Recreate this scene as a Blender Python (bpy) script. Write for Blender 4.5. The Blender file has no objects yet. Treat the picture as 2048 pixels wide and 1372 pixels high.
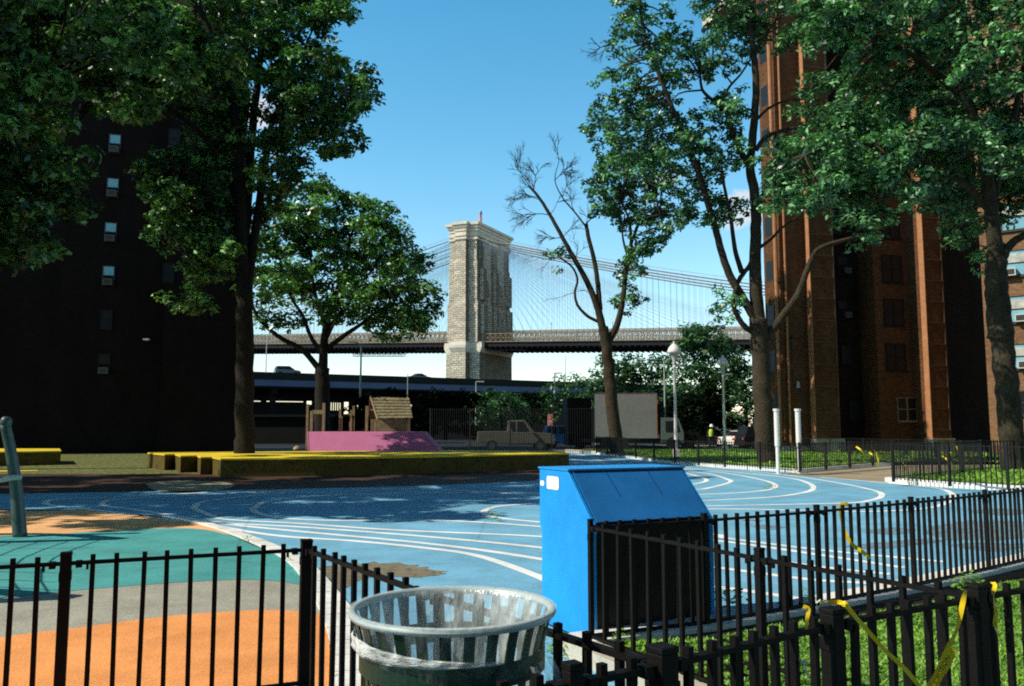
import bpy, math, random
import numpy as np
from mathutils import Vector, Matrix
from mathutils.geometry import tessellate_polygon
R = random.Random(7)
rng = np.random.default_rng(11)
scene = bpy.context.scene
C = scene.collection
PI = math.pi
rad = math.radians

# ---------------------------------------------------------------- camera
F = 1680.0; EYE = 1.6
PITCH = math.atan(169.0/F)
cp, sp = math.cos(PITCH), math.sin(PITCH)
cam_d = bpy.data.cameras.new("camera"); cam = bpy.data.objects.new("camera", cam_d); C.objects.link(cam)
cam.location = (0, 0, EYE); cam.rotation_euler = (PI/2+PITCH, 0, 0)
cam_d.sensor_width = 36; cam_d.lens = 36*F/2048; cam_d.clip_end = 6000; cam_d.clip_start = 0.05
scene.camera = cam
def ray(px, py):
    a = (px-1024)/F; b = -(py-686)/F
    return Vector((a, cp-b*sp, sp+b*cp))
def at(px, py, z=0.0):                 # photo position -> point on the horizontal plane z
    d = ray(px, py); t = (z-EYE)/d.z
    return Vector((d.x*t, d.y*t, z))
def atY(px, py, Y):                    # photo position -> point at depth Y
    d = ray(px, py); t = Y/d.y
    return Vector((d.x*t, Y, EYE+d.z*t))
def hitp(px, py, P, n):
    d = ray(px, py); o = Vector((0, 0, EYE)); t = (Vector(P)-o).dot(Vector(n))/d.dot(Vector(n))
    return o+d*t

# ---------------------------------------------------------------- materials
def nodes_of(name):
    m = bpy.data.materials.new(name); m.use_nodes = True
    nt = m.node_tree; b = nt.nodes['Principled BSDF']
    return m, nt, b
def coords(nt, kind='Object', scale=None):
    tc = nt.nodes.new('ShaderNodeTexCoord')
    if scale is None: return tc.outputs[kind]
    mp = nt.nodes.new('ShaderNodeMapping'); mp.inputs['Scale'].default_value = scale
    nt.links.new(tc.outputs[kind], mp.inputs['Vector']); return mp.outputs['Vector']
def noise(nt, vec, scale, detail=4, rough=.6):
    n = nt.nodes.new('ShaderNodeTexNoise'); n.inputs['Scale'].default_value = scale
    n.inputs['Detail'].default_value = detail; n.inputs['Roughness'].default_value = rough
    nt.links.new(vec, n.inputs['Vector']); return n.outputs['Fac']
def ramp(nt, fac, stops):
    r = nt.nodes.new('ShaderNodeValToRGB'); e = r.color_ramp.elements
    while len(e) < len(stops): e.new(.5)
    for i, (p, c) in enumerate(stops):
        e[i].position = p; e[i].color = (*c, 1) if len(c) == 3 else c
    nt.links.new(fac, r.inputs['Fac']); return r.outputs['Color']
def mixc(nt, a, b, fac, mode='MIX'):
    m = nt.nodes.new('ShaderNodeMix'); m.data_type = 'RGBA'; m.blend_type = mode
    for sock, v in ((m.inputs[0], fac), (m.inputs[6], a), (m.inputs[7], b)):
        if isinstance(v, (int, float)): sock.default_value = v
        elif isinstance(v, tuple): sock.default_value = (*v, 1)
        else: nt.links.new(v, sock)
    return m.outputs[2]
def bump(nt, b, h, strength, dist=.01):
    n = nt.nodes.new('ShaderNodeBump'); n.inputs['Strength'].default_value = strength
    n.inputs['Distance'].default_value = dist
    nt.links.new(h, n.inputs['Height']); nt.links.new(n.outputs['Normal'], b.inputs['Normal'])
def mul(c, k): return tuple(min(1, x*k) for x in c)
def mat(name, col, rough=.7, var=.2, scale=3, fine=60, finevar=.12, bmp=.2, metal=0, spec=.3, bdist=.005):
    m, nt, b = nodes_of(name)
    v = coords(nt)
    f1 = noise(nt, v, scale, 5); c1 = ramp(nt, f1, [(.3, mul(col, 1-var)), (.7, mul(col, 1+var))])
    f2 = noise(nt, v, fine, 3); c2 = ramp(nt, f2, [(.3, (1-finevar,)*3), (.7, (1+finevar,)*3)])
    c = mixc(nt, c1, c2, 1.0, 'MULTIPLY')
    nt.links.new(c, b.inputs['Base Color'])
    b.inputs['Roughness'].default_value = rough; b.inputs['Metallic'].default_value = metal
    b.inputs['Specular IOR Level'].default_value = spec
    if bmp: bump(nt, b, f2, bmp, bdist)
    return m
def worn(name, col, under, amount=.62, scale=2.2, rough=.8, fine=50, warp=True, spec=.2, finevar=.16):
    """painted ground with scuffs and grime showing what lies beneath"""
    m, nt, b = nodes_of(name); v = coords(nt)
    big = noise(nt, v, .5, 3); f1 = noise(nt, v, scale*2.5, 9, .72); f2 = noise(nt, v, fine, 3)
    base = ramp(nt, big, [(.3, mul(col, .88)), (.7, mul(col, 1.1))])
    dirt = ramp(nt, noise(nt, v, 1.4, 8, .7), [(.35, (.8,)*3), (.6, (1.04,)*3)])
    c = mixc(nt, base, dirt, 1.0, 'MULTIPLY')
    speck = ramp(nt, f2, [(.3, (1-finevar,)*3), (.7, (1+finevar,)*3)])
    c = mixc(nt, c, speck, 1.0, 'MULTIPLY')
    mask = ramp(nt, f1, [(amount, (0,)*3), (amount+.04, (1,)*3)])
    c = mixc(nt, c, under, mask)
    v2 = nt.nodes.new('ShaderNodeTexVoronoi'); v2.feature = 'DISTANCE_TO_EDGE'; v2.inputs['Scale'].default_value = .16
    wv = nt.nodes.new('ShaderNodeMix'); wv.data_type = 'RGBA'; wv.inputs[0].default_value = .12; nt.links.new(v, wv.inputs[6]); nn = nt.nodes.new('ShaderNodeTexNoise'); nn.inputs['Scale'].default_value = .9; nn.inputs['Detail'].default_value = 8; nt.links.new(v, nn.inputs['Vector']); nt.links.new(nn.outputs['Color'], wv.inputs[7]); nt.links.new(wv.outputs[2], v2.inputs['Vector'])
    ck = ramp(nt, v2.outputs['Distance'], [(.0, (.78,)*3), (.0007, (1,)*3)]) if warp else None
    if ck: c = mixc(nt, c, ck, 1.0, 'MULTIPLY')
    nt.links.new(c, b.inputs['Base Color'])
    b.inputs['Roughness'].default_value = rough; b.inputs['Specular IOR Level'].default_value = spec
    bump(nt, b, f2, .35, .006)
    return m
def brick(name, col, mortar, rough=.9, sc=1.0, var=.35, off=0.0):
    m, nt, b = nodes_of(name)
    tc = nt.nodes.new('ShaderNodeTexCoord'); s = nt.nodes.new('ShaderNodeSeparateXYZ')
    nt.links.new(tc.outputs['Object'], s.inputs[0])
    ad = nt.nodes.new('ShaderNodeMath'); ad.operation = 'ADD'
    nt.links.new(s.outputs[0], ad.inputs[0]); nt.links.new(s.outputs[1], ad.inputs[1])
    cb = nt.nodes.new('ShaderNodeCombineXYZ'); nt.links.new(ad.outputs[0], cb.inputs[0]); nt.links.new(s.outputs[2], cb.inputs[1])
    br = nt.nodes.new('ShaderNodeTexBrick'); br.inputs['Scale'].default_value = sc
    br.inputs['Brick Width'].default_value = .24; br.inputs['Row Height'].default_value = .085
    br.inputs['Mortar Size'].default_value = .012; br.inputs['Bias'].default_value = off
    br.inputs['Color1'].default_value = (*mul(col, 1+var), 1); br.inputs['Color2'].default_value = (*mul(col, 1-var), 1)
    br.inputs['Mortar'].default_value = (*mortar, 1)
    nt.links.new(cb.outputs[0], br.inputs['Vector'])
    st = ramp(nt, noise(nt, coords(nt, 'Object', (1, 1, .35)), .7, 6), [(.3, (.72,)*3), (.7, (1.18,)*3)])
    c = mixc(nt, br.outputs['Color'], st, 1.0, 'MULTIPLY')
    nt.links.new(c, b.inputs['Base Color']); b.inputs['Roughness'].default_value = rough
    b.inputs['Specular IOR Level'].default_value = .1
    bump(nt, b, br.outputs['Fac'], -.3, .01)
    return m
def glass(name, tint=(.02, .03, .035), rough=.06):
    m, nt, b = nodes_of(name)
    b.inputs['Base Color'].default_value = (*tint, 1); b.inputs['Roughness'].default_value = rough
    b.inputs['Specular IOR Level'].default_value = .9
    f = noise(nt, coords(nt), 1.5, 2); bump(nt, b, f, .06, .02)
    return m
def leafmat(name, dark, light, trans=.35, rough=.38, spec=.6):
    m, nt, b = nodes_of(name)
    a = nt.nodes.new('ShaderNodeAttribute'); a.attribute_name = 'tone'
    c = ramp(nt, a.outputs['Fac'], [(.0, dark), (1., light)])
    nt.links.new(c, b.inputs['Base Color']); b.inputs['Roughness'].default_value = rough
    b.inputs['Specular IOR Level'].default_value = spec
    t = nt.nodes.new('ShaderNodeBsdfTranslucent'); tc = mixc(nt, c, (1.3, 1.5, .5), 1.0, 'MULTIPLY'); nt.links.new(tc, t.inputs['Color'])
    mx = nt.nodes.new('ShaderNodeMixShader'); mx.inputs[0].default_value = trans
    nt.links.new(b.outputs[0], mx.inputs[1]); nt.links.new(t.outputs[0], mx.inputs[2])
    nt.links.new(mx.outputs[0], nt.nodes['Material Output'].inputs['Surface'])
    return m
M = {}
M['asphalt'] = worn('asphalt', (.022, .022, .022), (.035, .032, .028), .6)
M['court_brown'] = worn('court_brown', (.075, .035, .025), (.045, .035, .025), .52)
M['track_blue'] = worn('track_blue', (.19, .45, .62), (.16, .20, .20), .70, 1.5)
M['line_white'] = worn('line_white', (.90, .90, .87), (.22, .33, .42), .67, 5, finevar=.05)
M['rub_orange'] = worn('rub_orange', (.88, .35, .11), (.6, .26, .09), .75, fine=70, finevar=.30)
M['rub_pale'] = worn('rub_pale', (.90, .49, .22), (.65, .35, .14), .75, fine=70, finevar=.30)
M['rub_teal'] = worn('rub_teal', (.085, .36, .34), (.07, .27, .25), .75, fine=70, finevar=.36)
M['rub_grey'] = worn('rub_grey', (.38, .36, .29), (.29, .27, .22), .72, fine=70, finevar=.36)
M['sand'] = worn('sand', (.36, .30, .20), (.26, .21, .14), .6)
M['bare'] = worn('bare', (.23, .20, .13), (.13, .115, .085), .52, 4)
M['bare_thin'] = worn('bare_thin', (.17, .20, .19), (.14, .33, .48), .50, 3)
M['soil'] = worn('soil', (.020, .015, .010), (.05, .035, .02), .58, 6, fine=40, warp=False)
M['pebble'] = worn('pebble', (.12, .08, .045), (.35, .30, .2), .55, 9, fine=35, warp=False)
M['ochre_ground'] = worn('ochre_ground', (.22, .22, .06), (.06, .07, .03), .48)
M['kerb_white'] = worn('kerb_white', (.82, .80, .74), (.42, .38, .30), .62, 3, warp=False)
M['concrete'] = worn('concrete', (.52, .47, .38), (.36, .31, .24), .6, 3, warp=False)
M['lawn'] = mat('lawn', (.05, .11, .022), .9, .35, 1.5, 30, .4, .8, bdist=.03)
M['iron'] = mat('iron', (.0055, .0045, .0038), .65, .4, 8, 70, .4, .6, spec=.16, bdist=.002)
M['ironfar'] = mat('ironfar', (.008, .008, .008), .7, .2, 5, 0+20, .1, 0)
M['box_blue'] = worn('box_blue', (.012, .33, .86), (.10, .13, .16), .70, 1.6, rough=.42, fine=140, spec=.4, finevar=.08, warp=False)
M['box_lid'] = worn('box_lid', (.016, .17, .46), (.13, .10, .05), .70, 2.5, rough=.5, fine=140, spec=.4, finevar=.1, warp=False)
M['box_dark'] = mat('box_dark', (.004, .004, .005), .6, .2, 4)
M['white_paint'] = mat('white_paint', (.78, .76, .70), .55, .07, 3, 40, .05, .1)
M['sticker'] = mat('sticker', (.85, .85, .83), .4, .04, 8, 60, .03, 0)
M['can_green'] = mat('can_green', (.004, .030, .016), .45, .3, 7, 60, .2, .25, spec=.5)
M['can_rim'] = mat('can_rim', (.40, .47, .46), .4, .10, 9, 60, .08, .1, metal=0, spec=.5)
M['bark'] = mat('bark', (.048, .037, .022), .95, .35, 2, 14, .45, 1.0, bdist=.05)
M['bark_dark'] = mat('bark_dark', (.016, .013, .009), .95, .35, 2, 14, .45, 1.0, bdist=.05)
M['bark_grey'] = mat('bark_grey', (.042, .035, .021), .95, .6, 1.2, 9, .35, .9, bdist=.04)
M['pink'] = mat('pink', (.42, .125, .24), .8, .08, 2, 60, .08, .1)
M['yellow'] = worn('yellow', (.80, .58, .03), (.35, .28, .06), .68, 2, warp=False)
M['yellow_wall_shaded'] = worn('yellow_wall_shaded', (.105, .075, .014), (.05, .036, .012), .55, 2)  # stage yellow darkened, shade put into the wall colour
M['wood'] = mat('wood', (.27, .20, .11), .8, .3, 5, 30, .25, .3)
M['shingle'] = mat('shingle', (.19, .16, .09), .9, .35, 5, 18, .4, .6)
M['steel'] = mat('steel', (.07, .105, .10), .45, .15, 5, 50, .1, .1, metal=.35)
M['galv'] = mat('galv', (.50, .50, .47), .5, .1, 5, 40, .05, 0)
M['rope'] = mat('rope', (.012, .012, .014), .8, .1)
M['tape'] = mat('tape', (.85, .60, .02), .4, .08, 6, 60, .05, 0)
M['ink'] = mat('ink', (.01, .01, .01), .5, .05)
M['brick_dark'] = brick('brick_dark', (.011, .0065, .006), (.013, .010, .009))  # brick lowered to near black so its colour carries the tower's shade
M['brick_red'] = brick('brick_red', (.13, .052, .022), (.10, .06, .035), var=.35)
M['brick_recess_shade'] = brick('brick_recess_shade', (.030, .014, .009), (.03, .02, .015))  # darker copy of the brick, paints the shade of the recesses
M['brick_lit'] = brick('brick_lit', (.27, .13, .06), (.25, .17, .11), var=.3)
M['lit_orange'] = mat('lit_orange', (.42, .19, .085), .8, .18, 3)
M['frame_dark'] = mat('frame_dark', (.05, .05, .045), .6, .1)
M['band'] = mat('band', (.12, .075, .045), .8, .15)
M['frame_black'] = mat('frame_black', (.010, .011, .012), .8, .1)
M['frame_tan'] = mat('frame_tan', (.22, .18, .12), .6, .15)
M['glass_dark'] = mat('glass_dark', (.010, .011, .012), .45, .1, spec=.25, bmp=0)
M['glass_sky_painted'] = mat('glass_sky_painted', (.22, .48, .58), .35, .1, spec=.5, bmp=0)  # sky reflection put into the pane colour
M['curtain'] = mat('curtain', (.55, .55, .48), .8, .3, 2.5)
M['ac'] = mat('ac', (.62, .60, .54), .6, .1)
M['ac_dim'] = mat('ac_dim', (.10, .11, .11), .6, .1)
M['deck_steel'] = mat('deck_steel', (.26, .19, .12), .8, .25, .2)
M['deck_under'] = mat('deck_under', (.012, .013, .016), .9, .2, .2)
M['cable'] = mat('cable', (.27, .22, .17), .7, .1)
M['hanger'] = mat('hanger', (.24, .27, .30), .7, .1)
M['via_top'] = mat('via_top', (.016, .016, .013), .9, .3, .3)
M['via_girder'] = mat('via_girder', (.10, .13, .22), .7, .2, .15)
M['black'] = mat('black', (.004, .004, .005), .9, .2)
M['shed'] = mat('shed', (.006, .006, .006), .95, .4, .5)
M['rubber'] = mat('rubber', (.02, .02, .02), .8, .1)
M['red'] = mat('red', (.60, .06, .03), .5, .1)
M['flag_red'] = mat('flag_red', (.75, .10, .10), .7, .05)
M['flag_blue'] = mat('flag_blue', (.05, .08, .30), .7, .05)
M['car_black'] = mat('car_black', (.015, .017, .018), .25, .05, spec=.6)
M['car_grey'] = mat('car_grey', (.10, .12, .12), .3, .05, spec=.6)
M['car_beige'] = mat('car_beige', (.10, .095, .07), .4, .1, spec=.5)  # beige lowered, the pickup's shade is put into its paint
M['car_blue'] = mat('car_blue', (.02, .20, .50), .35, .05, spec=.5)
M['car_white'] = mat('car_white', (.75, .74, .70), .35, .04, spec=.5)
M['truck_grey'] = mat('truck_grey', (.19, .19, .18), .6, .12, .6, 8, .1)
M['rust'] = mat('rust', (.30, .10, .04), .8, .3)
M['skin'] = mat('skin', (.35, .2, .13), .6, .05)
M['vest'] = mat('vest', (.55, .70, .06), .7, .1)
M['cloth_dark'] = mat('cloth_dark', (.02, .025, .04), .8, .1)
M['leaf_l'] = leafmat('leaf_l', (.013, .050, .022), (.25, .55, .14), .12)
M['leaf_round'] = leafmat('leaf_round', (.020, .068, .024), (.26, .58, .14), .16)
M['leaf_r'] = leafmat('leaf_r', (.018, .075, .045), (.27, .60, .23), .12)
M['leaf_far'] = leafmat('leaf_far', (.022, .070, .035), (.10, .24, .08), .25)
M['leaf_shaded'] = leafmat('leaf_shaded', (.003, .007, .004), (.010, .020, .008), .1, .8, .02)  # leaf green taken almost to black, standing in for shade
M['leaf_grass'] = leafmat('leaf_grass', (.06, .17, .025), (.36, .60, .10), .3)
# stone of the bridge tower: coursed blocks
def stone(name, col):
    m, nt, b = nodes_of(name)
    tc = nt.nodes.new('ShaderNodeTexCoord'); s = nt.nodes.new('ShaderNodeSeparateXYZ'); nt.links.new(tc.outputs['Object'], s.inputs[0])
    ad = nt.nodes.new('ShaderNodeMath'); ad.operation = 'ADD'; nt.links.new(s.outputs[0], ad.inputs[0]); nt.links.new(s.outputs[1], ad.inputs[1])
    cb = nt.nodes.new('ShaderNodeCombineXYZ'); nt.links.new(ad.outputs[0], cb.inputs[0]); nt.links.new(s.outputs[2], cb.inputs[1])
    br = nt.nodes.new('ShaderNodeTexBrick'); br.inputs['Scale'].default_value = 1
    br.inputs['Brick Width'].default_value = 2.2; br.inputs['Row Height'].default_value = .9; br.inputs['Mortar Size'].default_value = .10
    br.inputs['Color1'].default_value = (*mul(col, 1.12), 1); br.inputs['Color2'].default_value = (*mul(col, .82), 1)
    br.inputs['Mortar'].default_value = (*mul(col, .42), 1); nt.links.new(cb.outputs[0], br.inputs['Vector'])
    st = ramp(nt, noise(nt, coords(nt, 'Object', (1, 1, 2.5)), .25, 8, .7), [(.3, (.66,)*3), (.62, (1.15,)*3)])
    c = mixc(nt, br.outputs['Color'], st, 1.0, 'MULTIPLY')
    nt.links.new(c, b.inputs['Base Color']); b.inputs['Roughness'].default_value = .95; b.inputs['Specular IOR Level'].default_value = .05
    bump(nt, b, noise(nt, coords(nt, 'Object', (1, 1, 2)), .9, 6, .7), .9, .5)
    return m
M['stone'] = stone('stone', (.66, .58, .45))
M['stone_shaded'] = stone('stone_shaded', (.24, .21, .16))
M['stone_smooth'] = mat('stone_smooth', (.70, .63, .51), .9, .15, .2, 1.5, .1, .2, bdist=.2)
# thin clear plastic of the bin liner
for nm_, a0, a1 in (('liner_out', .0, .14), ('liner', .26, .72)):
  m, nt, b = nodes_of(nm_)
  f = noise(nt, coords(nt, 'Object', (1, 1, .35)), 16, 5, .6)
  al = ramp(nt, f, [(.45, (a0,)*3), (.72, (a1,)*3)])
  nt.links.new(al, b.inputs['Alpha'])
  b.inputs['Base Color'].default_value = (.82, .88, .85, 1); b.inputs['Roughness'].default_value = .18
  b.inputs['Specular IOR Level'].default_value = .7
  bump(nt, b, f, .8, .02)
  M[nm_] = m
m, nt, b = nodes_of('liner_fold')
f = noise(nt, coords(nt, 'Object', (1, 1, 4)), 9, 6, .65)
al = ramp(nt, f, [(.34, (.18,)*3), (.58, (.85,)*3)]); nt.links.new(al, b.inputs['Alpha'])
b.inputs['Base Color'].default_value = (.86, .88, .84, 1); b.inputs['Roughness'].default_value = .3; bump(nt, b, f, .9, .02)
M['liner_fold'] = m

# ---------------------------------------------------------------- mesh builder
class MB:
    def __init__(s): s.v = []; s.f = []
    def add(s, vs, fs):
        n = len(s.v); s.v += [tuple(v) for v in vs]; s.f += [tuple(i+n for i in f) for f in fs]; return s
    def box(s, x0, x1, y0, y1, z0, z1):
        v = [(x, y, z) for z in (z0, z1) for y in (y0, y1) for x in (x0, x1)]
        return s.add(v, [(0, 2, 3, 1), (4, 5, 7, 6), (0, 1, 5, 4), (2, 6, 7, 3), (0, 4, 6, 2), (1, 3, 7, 5)])
    def cbox(s, c, sx, sy, sz, rz=0.0):
        ca, sa = math.cos(rz), math.sin(rz); v = []
        for z in (-sz/2, sz/2):
            for y in (-sy/2, sy/2):
                for x in (-sx/2, sx/2): v.append((c[0]+x*ca-y*sa, c[1]+x*sa+y*ca, c[2]+z))
        return s.add(v, [(0, 2, 3, 1), (4, 5, 7, 6), (0, 1, 5, 4), (2, 6, 7, 3), (0, 4, 6, 2), (1, 3, 7, 5)])
    def bar(s, a, b, w, h=None):      # rectangular bar from a to b
        a = Vector(a); b = Vector(b); h = h or w; d = (b-a).normalized()
        up = Vector((0, 0, 1)) if abs(d.z) < .95 else Vector((0, 1, 0))
        sd = d.cross(up).normalized()*w/2; u = sd.normalized().cross(d)*h/2
        v = [a-sd-u, a+sd-u, a+sd+u, a-sd+u, b-sd-u, b+sd-u, b+sd+u, b-sd+u]
        return s.add(v, [(0, 1, 2, 3), (7, 6, 5, 4), (0, 4, 5, 1), (1, 5, 6, 2), (2, 6, 7, 3), (3, 7, 4, 0)])
    def tube(s, pts, rs, n=8, cap=True):
        pts = [Vector(p) for p in pts]
        if not isinstance(rs, (list, tuple)): rs = [rs]*len(pts)
        base = len(s.v); prev = None; k = len(pts)
        for i, p in enumerate(pts):
            d = (pts[min(i+1, k-1)]-pts[max(i-1, 0)])
            d = d.normalized() if d.length > 1e-9 else Vector((0, 0, 1))
            if prev is None:
                u = d.orthogonal().normalized()
            else:
                u = prev-d*prev.dot(d); u = u.normalized() if u.length > 1e-6 else d.orthogonal().normalized()
            prev = u; w = d.cross(u)
            for j in range(n):
                a = 2*PI*j/n; s.v.append(tuple(p+(u*math.cos(a)+w*math.sin(a))*rs[i]))
        for i in range(k-1):
            for j in range(n):
                j2 = (j+1) % n; s.f.append((base+i*n+j, base+i*n+j2, base+(i+1)*n+j2, base+(i+1)*n+j))
        if cap:
            s.f.append(tuple(base+j for j in range(n))[::-1]); s.f.append(tuple(base+(k-1)*n+j for j in range(n)))
        return s
    def lathe(s, prof, n=24, c=(0, 0, 0), wob=0):     # prof: (r,z)
        base = len(s.v)
        for r, z in prof:
            for j in range(n):
                a = 2*PI*j/n; s.v.append((c[0]+r*math.cos(a), c[1]+r*math.sin(a), c[2]+z))
        for i in range(len(prof)-1):
            for j in range(n):
                j2 = (j+1) % n; s.f.append((base+i*n+j, base+i*n+j2, base+(i+1)*n+j2, base+(i+1)*n+j))
        return s
    def prism(s, poly, z0, z1):       # poly: xy list
        n = len(poly); b = len(s.v)
        s.v += [(p[0], p[1], z0) for p in poly]+[(p[0], p[1], z1) for p in poly]
        for i in range(n): s.f.append((b+i, b+(i+1) % n, b+n+(i+1) % n, b+n+i))
        for t in tessellate_polygon([[Vector((p[0], p[1], 0)) for p in poly]]):
            s.f.append(tuple(b+n+i for i in t)); s.f.append(tuple(b+i for i in t)[::-1])
        return s
    def sheet(s, poly, z):
        b = len(s.v); s.v += [(p[0], p[1], z if len(p) < 3 or z is not None else p[2]) for p in poly]
        for t in tessellate_polygon([[Vector((p[0], p[1], 0)) for p in poly]]):
            a, bb, c = [Vector(s.v[b+i]) for i in t]
            t = tuple(b+i for i in t)
            s.f.append(t if (bb-a).cross(c-a).z > 0 else t[::-1])
        return s
    def ribbon(s, pts, w, z):         # flat strip on the ground along pts
        L = []; k = len(pts); b = len(s.v)
        for i, p in enumerate(pts):
            a = Vector(pts[max(i-1, 0)][:2]); c = Vector(pts[min(i+1, k-1)][:2]); d = (c-a).normalized(); nrm = Vector((-d.y, d.x))*w/2
            s.v.append((p[0]+nrm.x, p[1]+nrm.y, z)); s.v.append((p[0]-nrm.x, p[1]-nrm.y, z))
        for i in range(k-1): s.f.append((b+2*i+1, b+2*i+3, b+2*i+2, b+2*i))
        return s
    def build(s, name, m, parent=None, origin=(0, 0, 0), smooth=False, bevel=0, loc=None):
        me = bpy.data.meshes.new(name)
        o3 = Vector(origin)
        if o3.length > 0: me.from_pydata([(v[0]-o3.x, v[1]-o3.y, v[2]-o3.z) for v in s.v], [], s.f)
        else: me.from_pydata(s.v, [], s.f)
        me.update()
        if m is not None: me.materials.append(m)
        if smooth: me.polygons.foreach_set('use_smooth', [True]*len(me.polygons))
        o = bpy.data.objects.new(name, me); C.objects.link(o)
        if parent: o.parent = parent
        if loc is not None: o.location = loc
        elif parent is None: o.location = o3
        if bevel:
            bv = o.modifiers.new('bevel', 'BEVEL'); bv.width = bevel; bv.segments = 2; bv.limit_method = 'ANGLE'
        return o
def tag(o, label=None, cat=None, group=None, kind=None):
    if label: o['label'] = label
    if cat: o['category'] = cat
    if group: o['group'] = group
    if kind: o['kind'] = kind
    return o
def thing(name, label, cat, loc=(0, 0, 0), rz=0.0, group=None):
    o = bpy.data.objects.new(name, None); C.objects.link(o); o.location = loc; o.rotation_euler = (0, 0, rz)
    o.empty_display_size = .2
    return tag(o, label, cat, group)
def struct(name, mb, m, label, cat='ground', **k):
    return tag(mb.build(name, m, **k), label, cat, kind='structure')
def smoothpath(P, per=8):             # Catmull-Rom through P (2D or 3D vectors)
    P = [Vector(p) for p in P]; out = []
    Q = [P[0]*2-P[1]]+P+[P[-1]*2-P[-2]]
    for i in range(1, len(Q)-2):
        a, b, c, d = Q[i-1:i+3]
        for k in range(per):
            t = k/per
            out.append(.5*((2*b)+(c-a)*t+(2*a-5*b+4*c-d)*t*t+(3*b-a-3*c+d)*t**3))
    out.append(P[-1]); return out
def G(pts, z=0.0): return [at(x, y, z) for x, y in pts]
def copy_thing(o):
    r = o.copy(); C.objects.link(r)
    for ch in o.children:
        c = ch.copy(); C.objects.link(c); c.parent = r
        for g in ch.children:
            d = g.copy(); C.objects.link(d); d.parent = c
    return r
# ================================================================ GROUND
g = MB(); g.sheet([(-900, -60), (900, -60), (900, 2200), (-900, 2200)], -.004)
struct('ground', g, M['asphalt'], 'dark asphalt ground reaching to the far river bank')
g = MB(); g.sheet([p[:2] for p in G([(-700, 1120), (-700, 935), (300, 925), (1138, 920), (1190, 903), (1000, 893), (-900, 893)][::-1])]+[], 0.0) if False else None
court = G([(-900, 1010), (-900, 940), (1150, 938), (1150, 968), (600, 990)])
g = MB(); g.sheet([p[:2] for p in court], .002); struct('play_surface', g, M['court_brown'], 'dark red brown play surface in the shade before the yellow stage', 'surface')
og = G([(-900, 948), (-900, 905), (520, 905), (520, 948)])
g = MB(); g.sheet([p[:2] for p in og], .003); struct('painted_ground', g, M['ochre_ground'], 'yellow green painted ground between the two yellow stages', 'surface')
# pavement stretch that catches light among the shade
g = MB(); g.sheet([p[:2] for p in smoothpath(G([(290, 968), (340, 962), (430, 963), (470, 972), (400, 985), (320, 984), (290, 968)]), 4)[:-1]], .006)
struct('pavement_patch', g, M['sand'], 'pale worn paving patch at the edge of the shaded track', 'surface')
far = [(2300, 985), (2017, 978), (1777, 963), (1620, 951), (1500, 938), (1350, 927), (1240, 914), (1190, 906), (1130, 903), (1130, 935), (1070, 962), (850, 972), (600, 978), (350, 983), (0, 988), (-500, 992)]
near = [(-500, 1012), (0, 1020), (190, 1021), (330, 1036), (400, 1047), (470, 1070), (540, 1098), (600, 1131), (650, 1190), (690, 1260), (716, 1350)]
tp = [p[:2] for p in G(far+near)] + [(-.75, 4.2), (-.55, 1.5), (1.6, 1.5), (1.7, 3.7), (.45, 6.0), (1.47, 6.6), (2.58, 7.3), (3.77, 8.15), (4.99, 9.1), (7.5, 11.1), (12, 14.6)]
g = MB(); g.sheet(tp, .006); track = struct('running_track', g, M['track_blue'], 'sky blue painted play track with white oval lane lines', 'track')
LW = .14
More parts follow.
